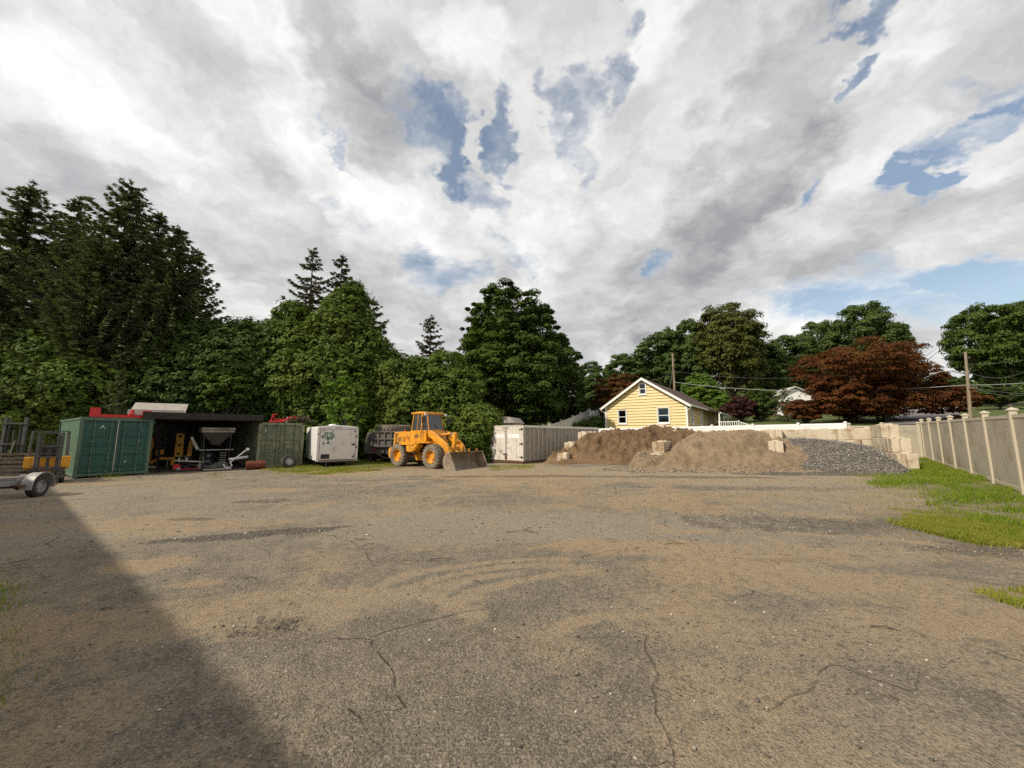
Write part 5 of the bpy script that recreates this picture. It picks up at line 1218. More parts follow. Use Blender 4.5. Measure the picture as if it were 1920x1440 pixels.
# red snow blower at its foot
p = gnd(333, 883); rb = thing('red_attachment', 'low red machine attachment on the shed floor beside the yellow frame', 'attachment', p, rz)
MB().lathe([(.001, -.18), (.16, -.18), (.16, .16), (.001, .16)], 14, T(-.05, .1, .2) @ RX(math.pi / 2)).build('drum', M['red'], rb, smooth=40)
MB().box(.1, .95, -.12, .35, .03, .10).build('deck', M['red'], rb); MB().box(.82, .92, -.1, .0, .10, .42).build('upright', M['white_dull'], rb)
MB().tube([(.3, .1, .1), (.45, .1, .30), (.7, .12, .26), (.75, .1, .1)], .045, 7).build('engine_pipe', M['dark_steel'], rb)
MB().lathe([(.001, -.04), (.09, -.04), (.09, .04), (.001, .04)], 12, T(.02, -.14, .09) @ RX(math.pi / 2)).build('caster', M['galv'], rb, smooth=40)
# salt spreader
p = at(400, 880, 21.6); z = gz(p.x, p.y); sp_ = thing('salt_spreader', 'grey V shaped salt spreader hopper with a pale rim in the shed', 'salt spreader', (p.x, p.y, z), rz + R(4))
zt = at(400, 802, 21.6).z - z; hp = MB()
def frustum(mb, x, y, z, x2, y2, z2):
    mb.add([(-x, -y, z), (x, -y, z), (x, y, z), (-x, y, z), (-x2, -y2, z2), (x2, -y2, z2), (x2, y2, z2), (-x2, y2, z2)], [(0, 1, 5, 4), (1, 2, 6, 5), (2, 3, 7, 6), (3, 0, 4, 7), (0, 3, 2, 1)])
frustum(hp, .16, .2, zt - .95, .68, .6, zt - .28); hp.build('hopper', M['hopper'], sp_)
MB().box(-.72, .72, -.64, .64, zt - .26, zt - .15).build('rim', M['white_dull'], sp_); MB().box(-.74, .74, -.66, .66, zt - .12, zt).build('lid', M['white_dull'], sp_)
for x in (-.6, .6):
    for y in (-.5, .5): MB().tube([(x, y, zt - .3), (x * .9, y, 0)], .03, 6).build('leg', M['dark_steel'], sp_)
MB().box(-.75, .75, -.52, -.46, zt - 1.22, zt - 1.17).build('cross_bar', M['galv'], sp_)
MB().lathe([(.001, 0), (.24, 0), (.26, .03), (.001, .05)], 16, T(0, -.35, .32)).build('spinner', M['dark_steel'], sp_, smooth=40)
MB().prism([(-1.15, zt - .5), (-1.05, zt - .5), (-.72, zt - 1.15), (-.85, zt - 1.2)], -.3, -.2, 'y').build('chute', M['galv'], sp_)
# white plough with its lift arm
p = gnd(415, 881); wp_ = thing('snow_plow', 'pale snow plow blade with a white lift arm at the shed mouth', 'snow plow', p, rz + R(2))
MB().prism([(-.75, .03), (.40, .03), (.40, .10), (-.75, .08)], -.25, .3, 'y').build('skid_plate', M['white_dull'], wp_)
MB().prism([(-.70, .15), (.28, .13), (.30, .22), (.10, .48), (-.12, .44)], -.1, .18, 'y').build('blade', M['hopper'], wp_)
MB().tube([(.32, -.15, .38), (.62, -.18, .66), (.98, -.2, 1.0)], [.035, .04, .045], 8).build('lift_arm', M['white_paint'], wp_)
MB().lathe([(.001, -.09), (.075, -.09), (.09, 0), (.075, .09), (.001, .09)], 12, T(1.05, -.2, 1.05) @ RX(math.pi / 2)).build('arm_knuckle', M['white_paint'], wp_, smooth=50)
MB().tube([(.05, -.16, .30), (.10, -.2, .16), (.30, -.2, .10), (.42, -.2, .22), (.32, -.18, .38)], .03, 6).build('hook_frame', M['white_paint'], wp_)
MB().tube([(.30, .2, .52), (1.15, .25, .62)], .07, 8).build('push_tube', M['white_paint'], wp_)
MB().tube([(-1.9, .9, .52), (-1.3, .85, .46), (-.72, .8, .40)], [.045, .05, .035], 8).build('draw_bar', M['white_dull'], wp_)
for x in (-1.75, -1.45): MB().box(x, x + .07, .8, .95, .45, .66).build('clamp', M['galv'], wp_)
for i in range(4): MB().lathe([(.14, -.02), (.17, 0), (.14, .02)], 12, T(.05, .45, .5 + .12 * i)).build('spring', M['galv'], wp_, smooth=60)
# orange mesh roll
p = gnd(480, 880); orl = thing('mesh_roll', 'roll of orange plastic mesh at the corner of the olive container', 'mesh roll', (p.x - .05, p.y, p.z + .22), rz)
MB().lathe([(.10, -.42), (.22, -.42), (.23, -.2), (.215, .0), (.23, .2), (.22, .42), (.10, .42), (.09, .3), (.09, -.3), (.10, -.42)], 18, RY(math.pi / 2)).build('roll', M['orange_rag'], orl, smooth=40)
for x in (-.2, .2): MB().lathe([(.232, -.02), (.24, 0), (.232, .02)], 18, T(x, 0, 0) @ RY(math.pi / 2)).build('tie', M['rust'], orl, smooth=40)

# clutter deeper in the shed
for (lx, ly, n_, lab) in ((1.15, 3.2, 3, 'stack of old tyres at the back of the open shed'), (2.9, 3.8, 2, 'low pair of tyres behind the salt spreader')):
    q_ = sh.matrix_basis @ Vector((lx, ly, .0)); t_ = thing('tyre_stack', lab, 'tyres', (q_.x, q_.y, gz(q_.x, q_.y)), 0)
    for i in range(n_): MB().lathe([(.22, .03), (.34, .0), (.40, .05), (.41, .11), (.40, .17), (.34, .22), (.22, .19), (.20, .11), (.22, .03)], 22, T(random.uniform(-.04, .04), random.uniform(-.04, .04), i * .225)).build('tyre', M['rubber'], t_, smooth=50)
q_ = sh.matrix_basis @ Vector((2.2, 2.9, 0)); br_ = thing('oil_drum', 'dark blue steel drum deep in the open shed', 'drum', (q_.x, q_.y, gz(q_.x, q_.y)), 0)
MB().lathe([(.001, 0), (.28, 0), (.29, .02), (.28, .04), (.28, .28), (.295, .30), (.28, .32), (.28, .56), (.295, .58), (.28, .60), (.28, .86), (.29, .88), (.27, .88), (.27, .86), (.001, .86)], 24).build('drum_shell', M['glass'], br_, smooth=40)
MB().lathe([(.001, .86), (.04, .86), (.04, .885), (.001, .885)], 10, T(.15, 0, 0)).build('bung', M['galv'], br_)

# things on the roofs
p = Vector((-18.55, 16.95, 2.43)); rf_ = thing('fork_frame', 'bright red lift fork frame lying on top of the green container', 'fork frame', p, math.atan2(1.92, 1.44))
MB().box(.10, 1.95, .10, .30, .0, .08).build('beam', M['red'], rf_); MB().box(.12, 2.0, .42, .55, .02, .14).build('beam', M['red'], rf_)
for (x, h_) in ((.02, .42), (1.72, .36)): MB().box(x, x + .32, .06, .13, .02, h_).build('end_plate', M['red'], rf_)
MB().box(1.36, 1.44, .08, .5, .10, .38).build('bracket', M['red'], rf_); MB().box(1.28, 1.50, .12, .3, .10, .2).build('clamp', M['red'], rf_)
q_ = at(300, 767, 19.6); mbx = thing('folded_sheet_cover', 'dull metal hood resting on the shed roof', 'metal hood', (q_.x, q_.y, 2.60), rz - R(6))
MB().prism([(-.5, .0), (-.42, .0), (-.30, .28), (.38, .66), (.42, .66), (.42, .60), (-.25, .22), (-.40, -.02)], -1.0, 1.05, 'x').build('hood', M['alu'], mbx)
MB().prism([(-.56, .02), (-.44, .02), (-.44, .27), (-.52, .27)], -1.08, .98, 'x').build('lip', M['alu'], mbx)
for x in (-.9, .9): MB().box(x - .05, x + .05, -.3, .35, 0, .12).build('foot', M['black_wood'], mbx)
q_ = at(500, 794, 22.1); rm_ = thing('tiller_frame', 'tangle of red and black tiller frame on the roof of the olive container', 'tiller frame', (q_.x + .2, q_.y + .25, 2.34), rz)
for (pts, r, mt, nm) in (([(-.2, 0, .05), (.5, 0, .08), (.9, .1, .35), (1.2, 0, .3)], .05, 'red', 'red_arm'), ([(.0, .2, .5), (.1, .2, .2), (.7, .2, .2)], .04, 'red', 'red_arm'), ([(-.1, .1, .05), (-.02, .1, .45), (.2, .1, .5)], .03, 'red', 'red_arm'),
                         ([(.8, 0, .05), (1.0, .05, .4), (1.7, .1, .42), (1.95, .1, .08)], .045, 'rust', 'black_arm'), ([(.9, .3, .1), (2.3, .3, .12)], .04, 'dark_steel', 'black_arm'), ([(1.0, .2, .25), (2.0, .2, .27)], .06, 'rust', 'axle'), ([(.7, .1, .0), (.75, .1, .35)], .05, 'galv', 'upright')):
    MB().tube(pts, r, 7).build(nm, M[mt], rm_, smooth=40)
for x in (1.05, 1.3, 1.55, 1.8):
    MB().lathe([(.001, -.03), (.16, -.02), (.19, 0), (.16, .02), (.001, .03)], 10, T(x, .15, .22) @ RY(math.pi / 2)).build('disc', M['dark_steel'], rm_, smooth=40)

# spare wheel leaning on the olive container
p = gnd(541, 878); sw = thing('spare_wheel', 'spare wheel with a pale rim leaning on the olive container', 'wheel', (p.x, p.y, p.z), math.atan2(1.72, 1.6))
wheel(sw, T(0, 0, .36) @ RX(R(78)), .37, .22, .19, M['rubber'], M['galv'], 0, name='tyre')

# ------------------------------------------------------------------ enclosed white trailer
A, B = Vector((-10.66, 21.4, 0)), Vector((-8.96, 22.62, 0)); d = B - A; W = d.length; rz = math.atan2(d.y, d.x)
z0 = gz(-9.8, 22); tr = thing('cargo_trailer', 'white enclosed cargo trailer with a green tree emblem on its rear door', 'trailer', (A.x, A.y, z0), rz)
ht = 2.28; L = 4.2; fl = .34
pr = [(0, fl), (W, fl), (W, ht - .12), (W - .05, ht - .06), (W * .75, ht - .0), (W * .5, ht + .03), (W * .25, ht + .0), (.05, ht - .06), (0, ht - .12)]
MB().prism(pr, .04, L, 'y').build('body', M['trailer_side'], tr, smooth=20)
MB().box(-.004, .0, .35, L - .05, fl + .14, ht - .16).build('side_panel', M['trailer_side'], tr)
MB().prism([(-.03, ht - .20), (W + .03, ht - .20), (W + .03, ht - .11), (W * .75, ht - .055), (W * .5, ht - .03), (W * .25, ht - .055), (-.03, ht - .11)], .0, .05, 'y').build('header', M['trailer_white'], tr)
for x in (-.03, W - .09): MB().box(x, x + .12, .0, .05, fl - .04, ht - .20).build('corner_trim', M['trailer_white'], tr)
MB().box(.09, W - .09, .0, .045, fl - .06, fl + .05).build('door_sill', M['trailer_trim'], tr)
dr = MB().box(.12, W - .12, -.02, .03, fl + .06, ht - .23).build('rear_door', M['trailer_white'], tr, bevel=.01)
for (a_, b_, c_, d_) in ((.095, .118, fl + .06, ht - .23), (W - .118, W - .095, fl + .06, ht - .23), (.118, W - .118, ht - .229, ht - .205)): MB().box(a_, b_, -.012, .03, c_, d_).build('door_trim', M['trailer_trim'], dr)
MB().box(.18, .62, -.032, -.021, fl + .11, fl + .36).build('licence_plate', M['black'], dr)
for (x, z, w_, h_) in ((W - .36, 1.18, .26, .05), (W - .25, 1.15, .05, .14), (.26, 1.22, .045, .17), (.25, ht - .30, .06, .06), (.72, ht - .34, .05, .05), (W - .22, ht - .34, .07, .05), (W - .28, .50, .12, .06), (W - .2, .52, .03, .16)):
    MB().box(x, x + w_, -.036, -.0205, z, z + h_).build('latch', M['black'], dr)
for x in (W * .5 - .13, W * .5, W * .5 + .13): MB().box(x - .035, x + .035, -.014, -.001, ht - .135, ht - .095).build('marker_lamp', M['lamp_red'], tr)
for (x, z) in ((W - .06, 1.0), (W - .06, 1.62), (.0, 1.75)): MB().box(x - .03, x + .03, -.02, -.001, z, z + .1).build('marker_lamp', M['lamp_red'], tr)
MB().lathe([(.22, 0), (.20, .06), (.10, .09), (.001, .09)], 20, T(W * .42, .9, ht + .01)).build('roof_vent', M['white_paint'], tr, smooth=40)
# emblem: a spreading tree in teal
g = np.random.default_rng(3); em = MB()
for i in range(210):
    a_ = g.uniform(0, 6.283); r_ = math.sqrt(g.random()); x = .52 + .34 * r_ * math.cos(a_); z = 1.66 + (.27 if math.sin(a_) > 0 else .17) * r_ * math.sin(a_)
    if g.random() < .15: continue
    s = g.uniform(.014, .032); b0 = g.random() * 6.28; k = [(x + s * math.cos(b0 + j * 1.257) * (1.3 if j % 2 else .8), -.0235 - .0006 * (i % 3), z + s * math.sin(b0 + j * 1.257) * (1.2 if j % 2 else .7)) for j in range(5)]
    em.add(k, [(0, 1, 2, 3, 4)])
em.build('emblem_leaves', M['mark_teal'], dr)
em = MB()
for pl_ in ([(.46, 1.28), (.49, 1.40), (.47, 1.62), (.51, 1.63), (.54, 1.42), (.59, 1.28)], [(.49, 1.46), (.36, 1.58), (.37, 1.60), (.51, 1.50)], [(.51, 1.46), (.66, 1.56), (.65, 1.58), (.50, 1.50)], [(.26, 1.262), (.46, 1.29), (.58, 1.29), (.74, 1.262), (.5, 1.27)]):
    em.prism(pl_, -.0265, -.0225, 'y')
em.build('emblem_trunk', M['mark_teal'], dr)
for x in (.25, W - .25): wheel(tr, T(x if x < 1 else W - .22, 2.0, .33) @ RY(math.pi / 2 * (-1 if x < 1 else 1)), .33, .2, .19, M['rubber'], M['white_dull'])
MB().box(.2, W - .2, .1, L + .1, fl - .12, fl - .02).build('chassis', M['dark_steel'], tr)
for x in (.5, W - .5): MB().box(x - .04, x + .04, .1, .18, .02, fl - .12).build('stabiliser_leg', M['dark_steel'], tr)
MB().prism([(.5, L + .1), (W - .5, L + .1), (W / 2 + .05, L + 1.2), (W / 2 - .05, L + 1.2)], fl - .12, fl - .02, 'z').build('drawbar', M['dark_steel'], tr)

# ------------------------------------------------------------------ long box trailer
A = Vector((.65, 22.3, 0)); sd = Vector((.609, .793, 0)); pd = Vector((-.793, .609, 0)); Wb = 2.48; B0 = A + pd * Wb
z0 = .03; bt = thing('box_trailer', 'long weathered grey box trailer body with white rear doors', 'box trailer', (B0.x, B0.y, z0), math.atan2(-pd.y, -pd.x))
Lb = 10.0; zb, ztp = .10, 2.17
MB().box(.03, Wb - .03, .06, Lb, zb, ztp - .05).build('body', M['box_side'], bt)
MB().prism([(-.02, ztp - .10), (.04, ztp + .0), (Wb - .04, ztp + .0), (Wb + .02, ztp - .10), (Wb + .02, ztp - .16), (-.02, ztp - .16)], -.01, Lb + .02, 'y').build('roof', M['box_rib'], bt)
n = 21
for i in range(n + 1):
    y = .10 + (Lb - .16) * i / n
    for x in (Wb - .022, -.008): MB().box(x, x + .03, y - .005, y + .06, zb + .02, ztp - .16).build('side_rib', M['box_rib'], bt)
for i in range(n):
    y0, y1 = .10 + (Lb - .16) * i / n + .055, .10 + (Lb - .16) * (i + 1) / n
    MB().box(Wb - .03, Wb - .022, y0 + .016, y1 - .016, zb + .02, ztp - .165).build('side_panel', M['box_side'], bt)
MB().box(Wb - .05, Wb + .01, .0, Lb, zb - .08, zb + .02).build('bottom_rail', M['rust'], bt)
for x in (0, Wb - .10): MB().box(x, x + .10, -.03, .058, zb, ztp - .12).build('corner_post', M['box_white'], bt)
MB().box(.10, Wb - .10, -.03, .058, ztp - .24, ztp - .12).build('header', M['box_white'], bt); MB().box(.02, Wb - .02, -.04, .05, zb - .10, zb + .03).build('bumper_sill', M['rust'], bt)
for k in range(2):
    x0 = .11 + k * (Wb - .22) / 2 + (.008 if k else 0); x1 = .11 + (k + 1) * (Wb - .22) / 2 - (0 if k else .008)
    do = MB().box(x0, x1, -.025, .03, zb + .04, ztp - .25).build('door', M['box_white'], bt, bevel=.008)
    MB().box(x0 + .16, x1 - .16, -.029, -.0255, 1.42, 1.66).build('reflector_panel', M['white_paint'], do)
    for zz in (.32, 1.08, 1.92):
        xx = x0 - .08 if k == 0 else x1 - .16
        MB().box(xx, xx + .26, -.055, -.0255, zz, zz + .045).build('hinge', M['rust'], do)
        MB().tube([((x0 - .02) if k == 0 else (x1 + .02), -.06, zz - .05), ((x0 - .02) if k == 0 else (x1 + .02), -.06, zz + .10)], .03, 7).build('hinge_pin', M['dark_steel'], do)
xc = Wb / 2
MB().tube([(xc, -.05, zb + .02), (xc, -.05, ztp - .16)], .018, 7).build('lock_bar', M['dark_steel'], bt)
MB().box(xc - .22, xc + .1, -.075, -.05, .46, .52).build('lock_handle', M['dark_steel'], bt); MB().box(xc - .07, xc + .07, -.07, -.04, zb + .12, zb + .3).build('lock_keeper', M['rust'], bt)
MB().box(xc - .35, xc + .2, -.045, -.031, ztp - .155, ztp - .125).build('marker_lamp', M['black'], bt)
for y in (1.2, Lb - 1.5): MB().box(.2, Wb - .2, y, y + .3, -.10, zb - .005).build('skid', M['wood_grey'], bt)
# ------------------------------------------------------------------ wheel loader
def loader():
    Pf, Pr = Vector((-4.13, 19.7, 0)), Vector((-6.28, 21.3, 0))    # outer faces of the near wheels on the ground
    hd = (Pf - Pr); wb = hd.length; hd /= wb; lf = Vector((-hd.y, hd.x, 0)); mid_ = (Pf + Pr) / 2 + lf * 1.05
    z0 = gz(mid_.x, mid_.y); t = thing('wheel_loader', 'orange yellow wheel loader with its bucket resting on the ground', 'wheel loader', (mid_.x, mid_.y, z0 - .02), math.atan2(hd.y, hd.x))
    hb = wb / 2; O = M['orange']; r = .62
    for sx in (-1, 1):
        for sy in (-1, 1):
            ms = T(sx * hb, sy * .83, r) @ RX(math.pi / 2 * (1 if sy < 0 else -1))
            wheel(t, ms, r, .46, .33, M['dusty_rubber'], O, 22, dish=-.02)
        MB().tube([(sx * hb, -.7, r), (sx * hb, .7, r)], .13, 10).build('axle', O, t, smooth=40)
    # rear frame and engine hood
    MB().prism([(-2.18, .62), (-2.20, 1.10), (-2.12, 1.88), (-.62, 1.90), (-.62, 1.30), (-.74, 1.16), (-1.25, 1.28), (-1.42, 1.32), (-2.0, 1.30), (-2.05, .95), (-2.05, .62)], -.66, .66, 'y').build('engine_hood', O, t, bevel=.02)
    MB().prism([(-2.08, .45), (-2.08, 1.2), (-.6, 1.2), (-.3, .9), (.05, .52), (.0, .36), (-.45, .34), (-.75, .52), (-1.2, .48)], -.40, .40, 'y').build('rear_frame', O, t, bevel=.015)
    MB().prism([(-2.42, .52), (-2.44, .92), (-2.30, 1.02), (-2.19, 1.02), (-2.09, .5), (-2.3, .42)], -.80, .80, 'y').build('counterweight', O, t, bevel=.03)
    for s in (-1, 1):
        ya, yb = (-.68, -.665) if s < 0 else (.665, .68)
        MB().box(-1.95, -1.90, ya, yb, 1.30, 1.72).build('hood_slot', M['black'], t); MB().prism([(-1.86, 1.30), (-1.86, 1.62), (-1.30, 1.62), (-1.16, 1.52), (-1.16, 1.30)], ya, yb, 'y').build('hood_panel', O, t)
        y0, y1 = (-1.02, -.64) if s < 0 else (.64, 1.02)
        # side tank, step and fenders
        MB().prism([(-1.30, 1.28), (-1.18, 1.33), (.30, 1.33), (.30, 1.20), (-.60, 1.18), (-1.2, 1.18)], y0, y1, 'y').build('catwalk', O, t, bevel=.012)
        MB().prism([(-.66, 1.19), (-.62, .86), (-.46, .80), (.02, .86), (.36, 1.19)], y0 + (.04 if s < 0 else -.0), y1 - (.0 if s < 0 else .04), 'y').build('side_tank', O, t, bevel=.015)
        MB().prism([(.34, 1.26), (.52, 1.30), (1.22, 1.30), (1.22, 1.36), (.50, 1.37), (.14, 1.33), (-.12, .88), (-.07, .86)], y0, y1, 'y').build('fender', O, t)
        for k_ in range(3): MB().box(-.28 + .05 * k_, .02 + .05 * k_, y0 - .0 if s < 0 else y1 - .12, y0 + .12 if s < 0 else y1, .42 + .17 * k_, .45 + .17 * k_).build('step', M['black'], t)
    # articulation and front frame
    MB().box(-.12, .18, -.24, .24, .36, .98).build('articulation_joint', M['dark_steel'], t)
    MB().prism([(.16, .42), (.16, 1.05), (.62, 1.86), (.92, 1.90), (1.05, 1.55), (1.28, 1.05), (1.75, .95), (1.80, .50), (1.2, .36)], -.36, .36, 'y').build('front_frame', O, t, bevel=.015)
    MB().prism([(-.30, .34), (-.05, .62), (.5, .55), (1.0, .55), (1.0, .38), (.2, .30)], -.30, .30, 'y').build('belly_plate', O, t, bevel=.015)
    # cab
    cb = MB().prism([(-.66, 1.33), (-.66, 1.95), (.62, 1.95), (.62, 1.40), (.42, 1.33)], -.72, .72, 'y').build('cab_base', O, t, bevel=.015)
    text_on(cb, '510', -2.03, 1.68, .17, M['mark_brown'], -.682, name='lettering')
    text_on(cb, 'B B', -.30, 1.58, .20, M['mark_brown'], -.724); text_on(cb, '25', .38, 1.78, .13, M['mark_brown'], -.724)
    y_ = .66; cz0, cz1 = 1.95, 2.84
    def bar(p, q_, s=.035, mt=O, nm='cab_post'): MB().tube([p, q_], s, 4).build(nm, mt, t)
    pts = {}
    for s in (-1, 1):
        b0, b1 = (-.62, s * y_, cz0), (-.52, s * (y_ - .06), cz1); c0, c1 = (-.16, s * (y_ + .005), cz0), (-.14, s * (y_ - .055), cz1)
        d0, d1 = (.22, s * (y_ + .01), cz0), (.20, s * (y_ - .05), cz1); e0, e1 = (.60, s * (y_ - .14), cz0), (.42, s * (y_ - .18), cz1)
        bar(b0, b1, .035); bar(c0, c1, .025); bar(d0, d1, .06); bar(e0, e1, .03)
        for (a0, a1, g0_, g1_) in ((b0, b1, c0, c1), (c0, c1, d0, d1), (d0, d1, e0, e1)):
            v_ = [Vector(a0), Vector(g0_), Vector(g1_), Vector(a1)]; n_ = Vector((0, -s * .008, 0)); mb = MB(); mb.add([v + n_ for v in v_] + [v + n_ * 2 for v in v_], [(0, 1, 2, 3), (7, 6, 5, 4), (0, 4, 5, 1), (1, 5, 6, 2), (2, 6, 7, 3), (3, 7, 4, 0)]); mb.build('side_window', M['glass'], t)
        pts[s] = (b0, b1, e0, e1)
    for (i0, i1, nm, dx) in ((2, 3, 'windscreen', -.01), (0, 1, 'rear_window', .01)):
        v_ = [Vector(pts[-1][i0]), Vector(pts[1][i0]), Vector(pts[1][i1]), Vector(pts[-1][i1])]; n_ = Vector((dx, 0, 0)); mb = MB()
        mb.add([v + n_ for v in v_] + [v + n_ * 2 for v in v_], [(0, 1, 2, 3), (7, 6, 5, 4), (0, 4, 5, 1), (1, 5, 6, 2), (2, 6, 7, 3), (3, 7, 4, 0)]); mb.build(nm, M['glass'], t)
    MB().prism([(-.72, 2.84), (-.70, 2.93), (-.1, 2.97), (.46, 2.94), (.50, 2.86), (.44, 2.84)], -.66, .66, 'y').build('cab_roof', O, t, bevel=.02)
    bar((.60, -.52, cz0 + .02), (.60, .52, cz0 + .02), .03); bar((.42, -.48, cz1 - .02), (.42, .48, cz1 - .02), .03)
    MB().box(-.35, .15, -.25, .25, 1.96, 2.35).build('seat', M['black'], t); MB().tube([(.32, 0, 1.96), (.30, 0, 2.28)], .03, 6).build('steering_column', M['black'], t)
    MB().tube([(.62, .05, 2.05), (.50, -.12, 2.35)], .012, 5).build('wiper', M['black'], t)
    # lamps, mirrors, beacon, exhaust
    for s in (-1, 1):
        MB().tube([(.40, s * .60, 2.82), (.52, s * .72, 2.80)], .02, 5).build('lamp_arm', M['black'], t); MB().lathe([(.001, -.06), (.07, -.05), (.08, .05), (.001, .06)], 12, T(.55, s * .72, 2.80) @ RY(math.pi / 2)).build('work_lamp', M['lamp_glass'], t, smooth=40)
        MB().tube([(.5, s * .56, 2.72), (.62, s * .90, 2.70), (.62, s * .90, 2.30)], .012, 5).build('mirror_arm', O, t); MB().box(.60, .63, s * .90 - .11, s * .90 + .11, 2.32, 2.68).build('mirror', M['black'], t)
        MB().lathe([(.001, -.08), (.09, -.07), (.10, .05), (.001, .07)], 12, T(.98, s * .50, 1.72) @ RY(math.pi / 2)).build('headlight', M['lamp_glass'], t, smooth=40)
        MB().box(.86, .98, s * .50 - .08, s * .50 + .08, 1.58, 1.86).build('headlight_bracket', M['black'], t)
    MB().lathe([(.001, 0), (.06, 0), (.055, .10), (.001, .12)], 12, T(-1.55, -.35, 1.88)).build('beacon', M['lamp_amber'], t, smooth=40)
    MB().lathe([(.05, 0), (.05, .16), (.15, .18), (.16, .30), (.10, .34), (.001, .34)], 14, T(-1.0, -.30, 1.88)).build('air_cleaner', M['dark_steel'], t, smooth=40)
    MB().lathe([(.04, 0), (.04, .32), (.03, .34), (.001, .34)], 10, T(-1.1, .30, 1.88)).build('exhaust', M['rust'], t, smooth=40)
    # grille slots, door seam, handrails and hoses
    for i in range(5): MB().box(-1.78, -1.40, -.684, -.661, 1.36 + i * .05, 1.375 + i * .05).build('grille_slot', M['black'], t)
    for (x_, z_, x2, z2) in ((-.18, 1.36, -.165, 1.93), (.20, 1.36, .215, 1.93), (-.18, 1.36, .215, 1.372)): MB().box(x_, x2, -.726, -.719, z_, z2).build('door_seam', M['black'], t)
    for s in (-1, 1):
        MB().tube([(.36, s * .74, 1.40), (.40, s * .80, 1.5), (.34, s * .80, 2.15), (.28, s * .70, 2.2)], .014, 6).build('handrail', M['black'], t, smooth=60)
        MB().tube([(-1.2, s * .70, 1.34), (-1.2, s * .74, 1.6), (-.75, s * .74, 1.6), (-.72, s * .70, 1.34)], .014, 6).build('handrail', M['dark_steel'], t, smooth=60)
        MB().tube([(.9, s * .30, 1.6), (1.15, s * .42, 1.72), (1.5, s * .30, 1.55), (1.85, s * .2, 1.4)], .018, 6).build('hydraulic_hose', M['black'], t, smooth=60)
        MB().tube([(.1, s * .30, .9), (-.05, s * .40, 1.02), (-.3, s * .34, .9)], .022, 6).build('hydraulic_hose', M['black'], t, smooth=60)
    MB().box(-2.205, -2.195, -.45, .45, 1.20, 1.75).build('radiator_grille', M['black'], t)
    # loader arms
    for s in (-1, 1):
        ya, yb = (s * .56 - .07, s * .56 + .07)
        MB().prism([(.62, 1.86), (.78, 1.96), (1.05, 1.86), (2.02, 1.28), (2.16, 1.08), (2.46, .42), (2.34, .30), (2.18, .34), (1.92, .88), (1.80, 1.02), (1.0, 1.50), (.72, 1.62)], ya, yb, 'y').build('lift_arm', O, t, bevel=.015)
        MB().tube([(.55, s * .44, .95), (1.75, s * .46, 1.05)], .065, 8).build('lift_cylinder', O, t, smooth=40)
        MB().tube([(1.2, s * .45, 1.0), (1.9, s * .48, 1.12)], .032, 8).build('lift_piston', M['galv'], t, smooth=40)
    MB().box(1.72, 1.92, -.49, .49, .92, 1.12).build('arm_crosstube', O, t, bevel=.02)
    MB().tube([(.95, 0, 1.70), (1.75, 0, 1.78)], .075, 10).build('tilt_cylinder', O, t, smooth=40); MB().tube([(1.6, 0, 1.765), (2.05, 0, 1.79)], .04, 8).build('tilt_piston', M['galv'], t, smooth=40)
    MB().prism([(1.98, 1.86), (2.14, 1.84), (2.10, 1.30), (2.02, .92), (1.86, .95), (1.90, 1.30)], -.09, .09, 'y').build('bell_crank', O, t, bevel=.01)
    MB().prism([(2.0, .98), (2.55, .78), (2.55, .70), (2.0, .88)], -.06, .06, 'y').build('bucket_link', O, t, bevel=.01)
    # bucket
    bw_ = 1.16; prof = [(3.320, .02), (2.740, .04), (2.540, .14), (2.440, .32), (2.460, .56), (2.580, .76), (2.740, .86), (2.860, .90)]
    inn = [(3.300, .05), (2.760, .075), (2.580, .17), (2.485, .33), (2.500, .55), (2.610, .73), (2.760, .83), (2.860, .865)]
    bu = MB(); bu.prism(prof + inn[::-1], -bw_, bw_, 'y'); bk = bu.build('bucket', M['bucket'], t, smooth=30)
    for s in (-1, 1):
        a_, b_ = (-bw_ - .035, -bw_ + .002) if s < 0 else (bw_ - .002, bw_ + .035)
        MB().prism([(3.340, .01), (3.240, .20), (2.880, .92), (2.740, .88), (2.570, .78), (2.440, .57), (2.420, .31), (2.520, .12), (2.740, .02)], a_, b_, 'y').build('bucket_side', M['bucket'], bk)
        MB().box(3.160, 3.24, a_ - .02, b_ + .02, .0, .14).build('corner_bit', M['galv'], bk)
    MB().prism([(3.440, .0), (3.440, .02), (3.280, .055), (3.160, .05), (3.160, .0)], -bw_, bw_, 'y').build('cutting_edge', M['bucket'], bk)
    for y in (-.95, -.35, .3, .9): MB().box(2.760, 2.74, y - .07, y + .07, .875, 1.02).build('hook', O, bk, bevel=.008)
    for y in (-.56, .56): MB().prism([(2.500, .75), (2.360, .55), (2.340, .28), (2.500, .2)], y - .10, y + .10, 'y').build('bucket_ear', M['bucket'], bk)
    return t
loader()

# ------------------------------------------------------------------ dump truck with a big tyre on its bed
A = at(697, 815, 24.6); B = at(752, 815, 24.0); d = B - A; d.z = 0; rz = math.atan2(d.y, d.x); z0 = gz(A.x, A.y)
dt = thing('dump_truck', 'dark grey dump truck parked behind the wheel loader', 'truck', (A.x, A.y, z0), rz)
zb, zt = at(700, 838, 24.3).z - z0, at(700, 808, 24.3).z - z0; Wt = 2.35
MB().box(0, Wt, .06, 4.2, zb, zt).build('dump_body', M['truck_grey'], dt)
for x in (0, .46, .92, 1.38, 1.84, Wt - .08): MB().box(x, x + .08, -.02, .06, zb, zt).build('body_rib', M['truck_grey'], dt)
for z in (zb, (zb + zt) / 2 - .04, zt - .09): MB().box(.0, Wt, -.035, .058, z, z + .09).build('body_rail', M['truck_grey'], dt)
for i in range(8): MB().box(-.06, .0, .2 + i * .55, .28 + i * .55, zb, zt).build('side_rib', M['truck_grey'], dt)
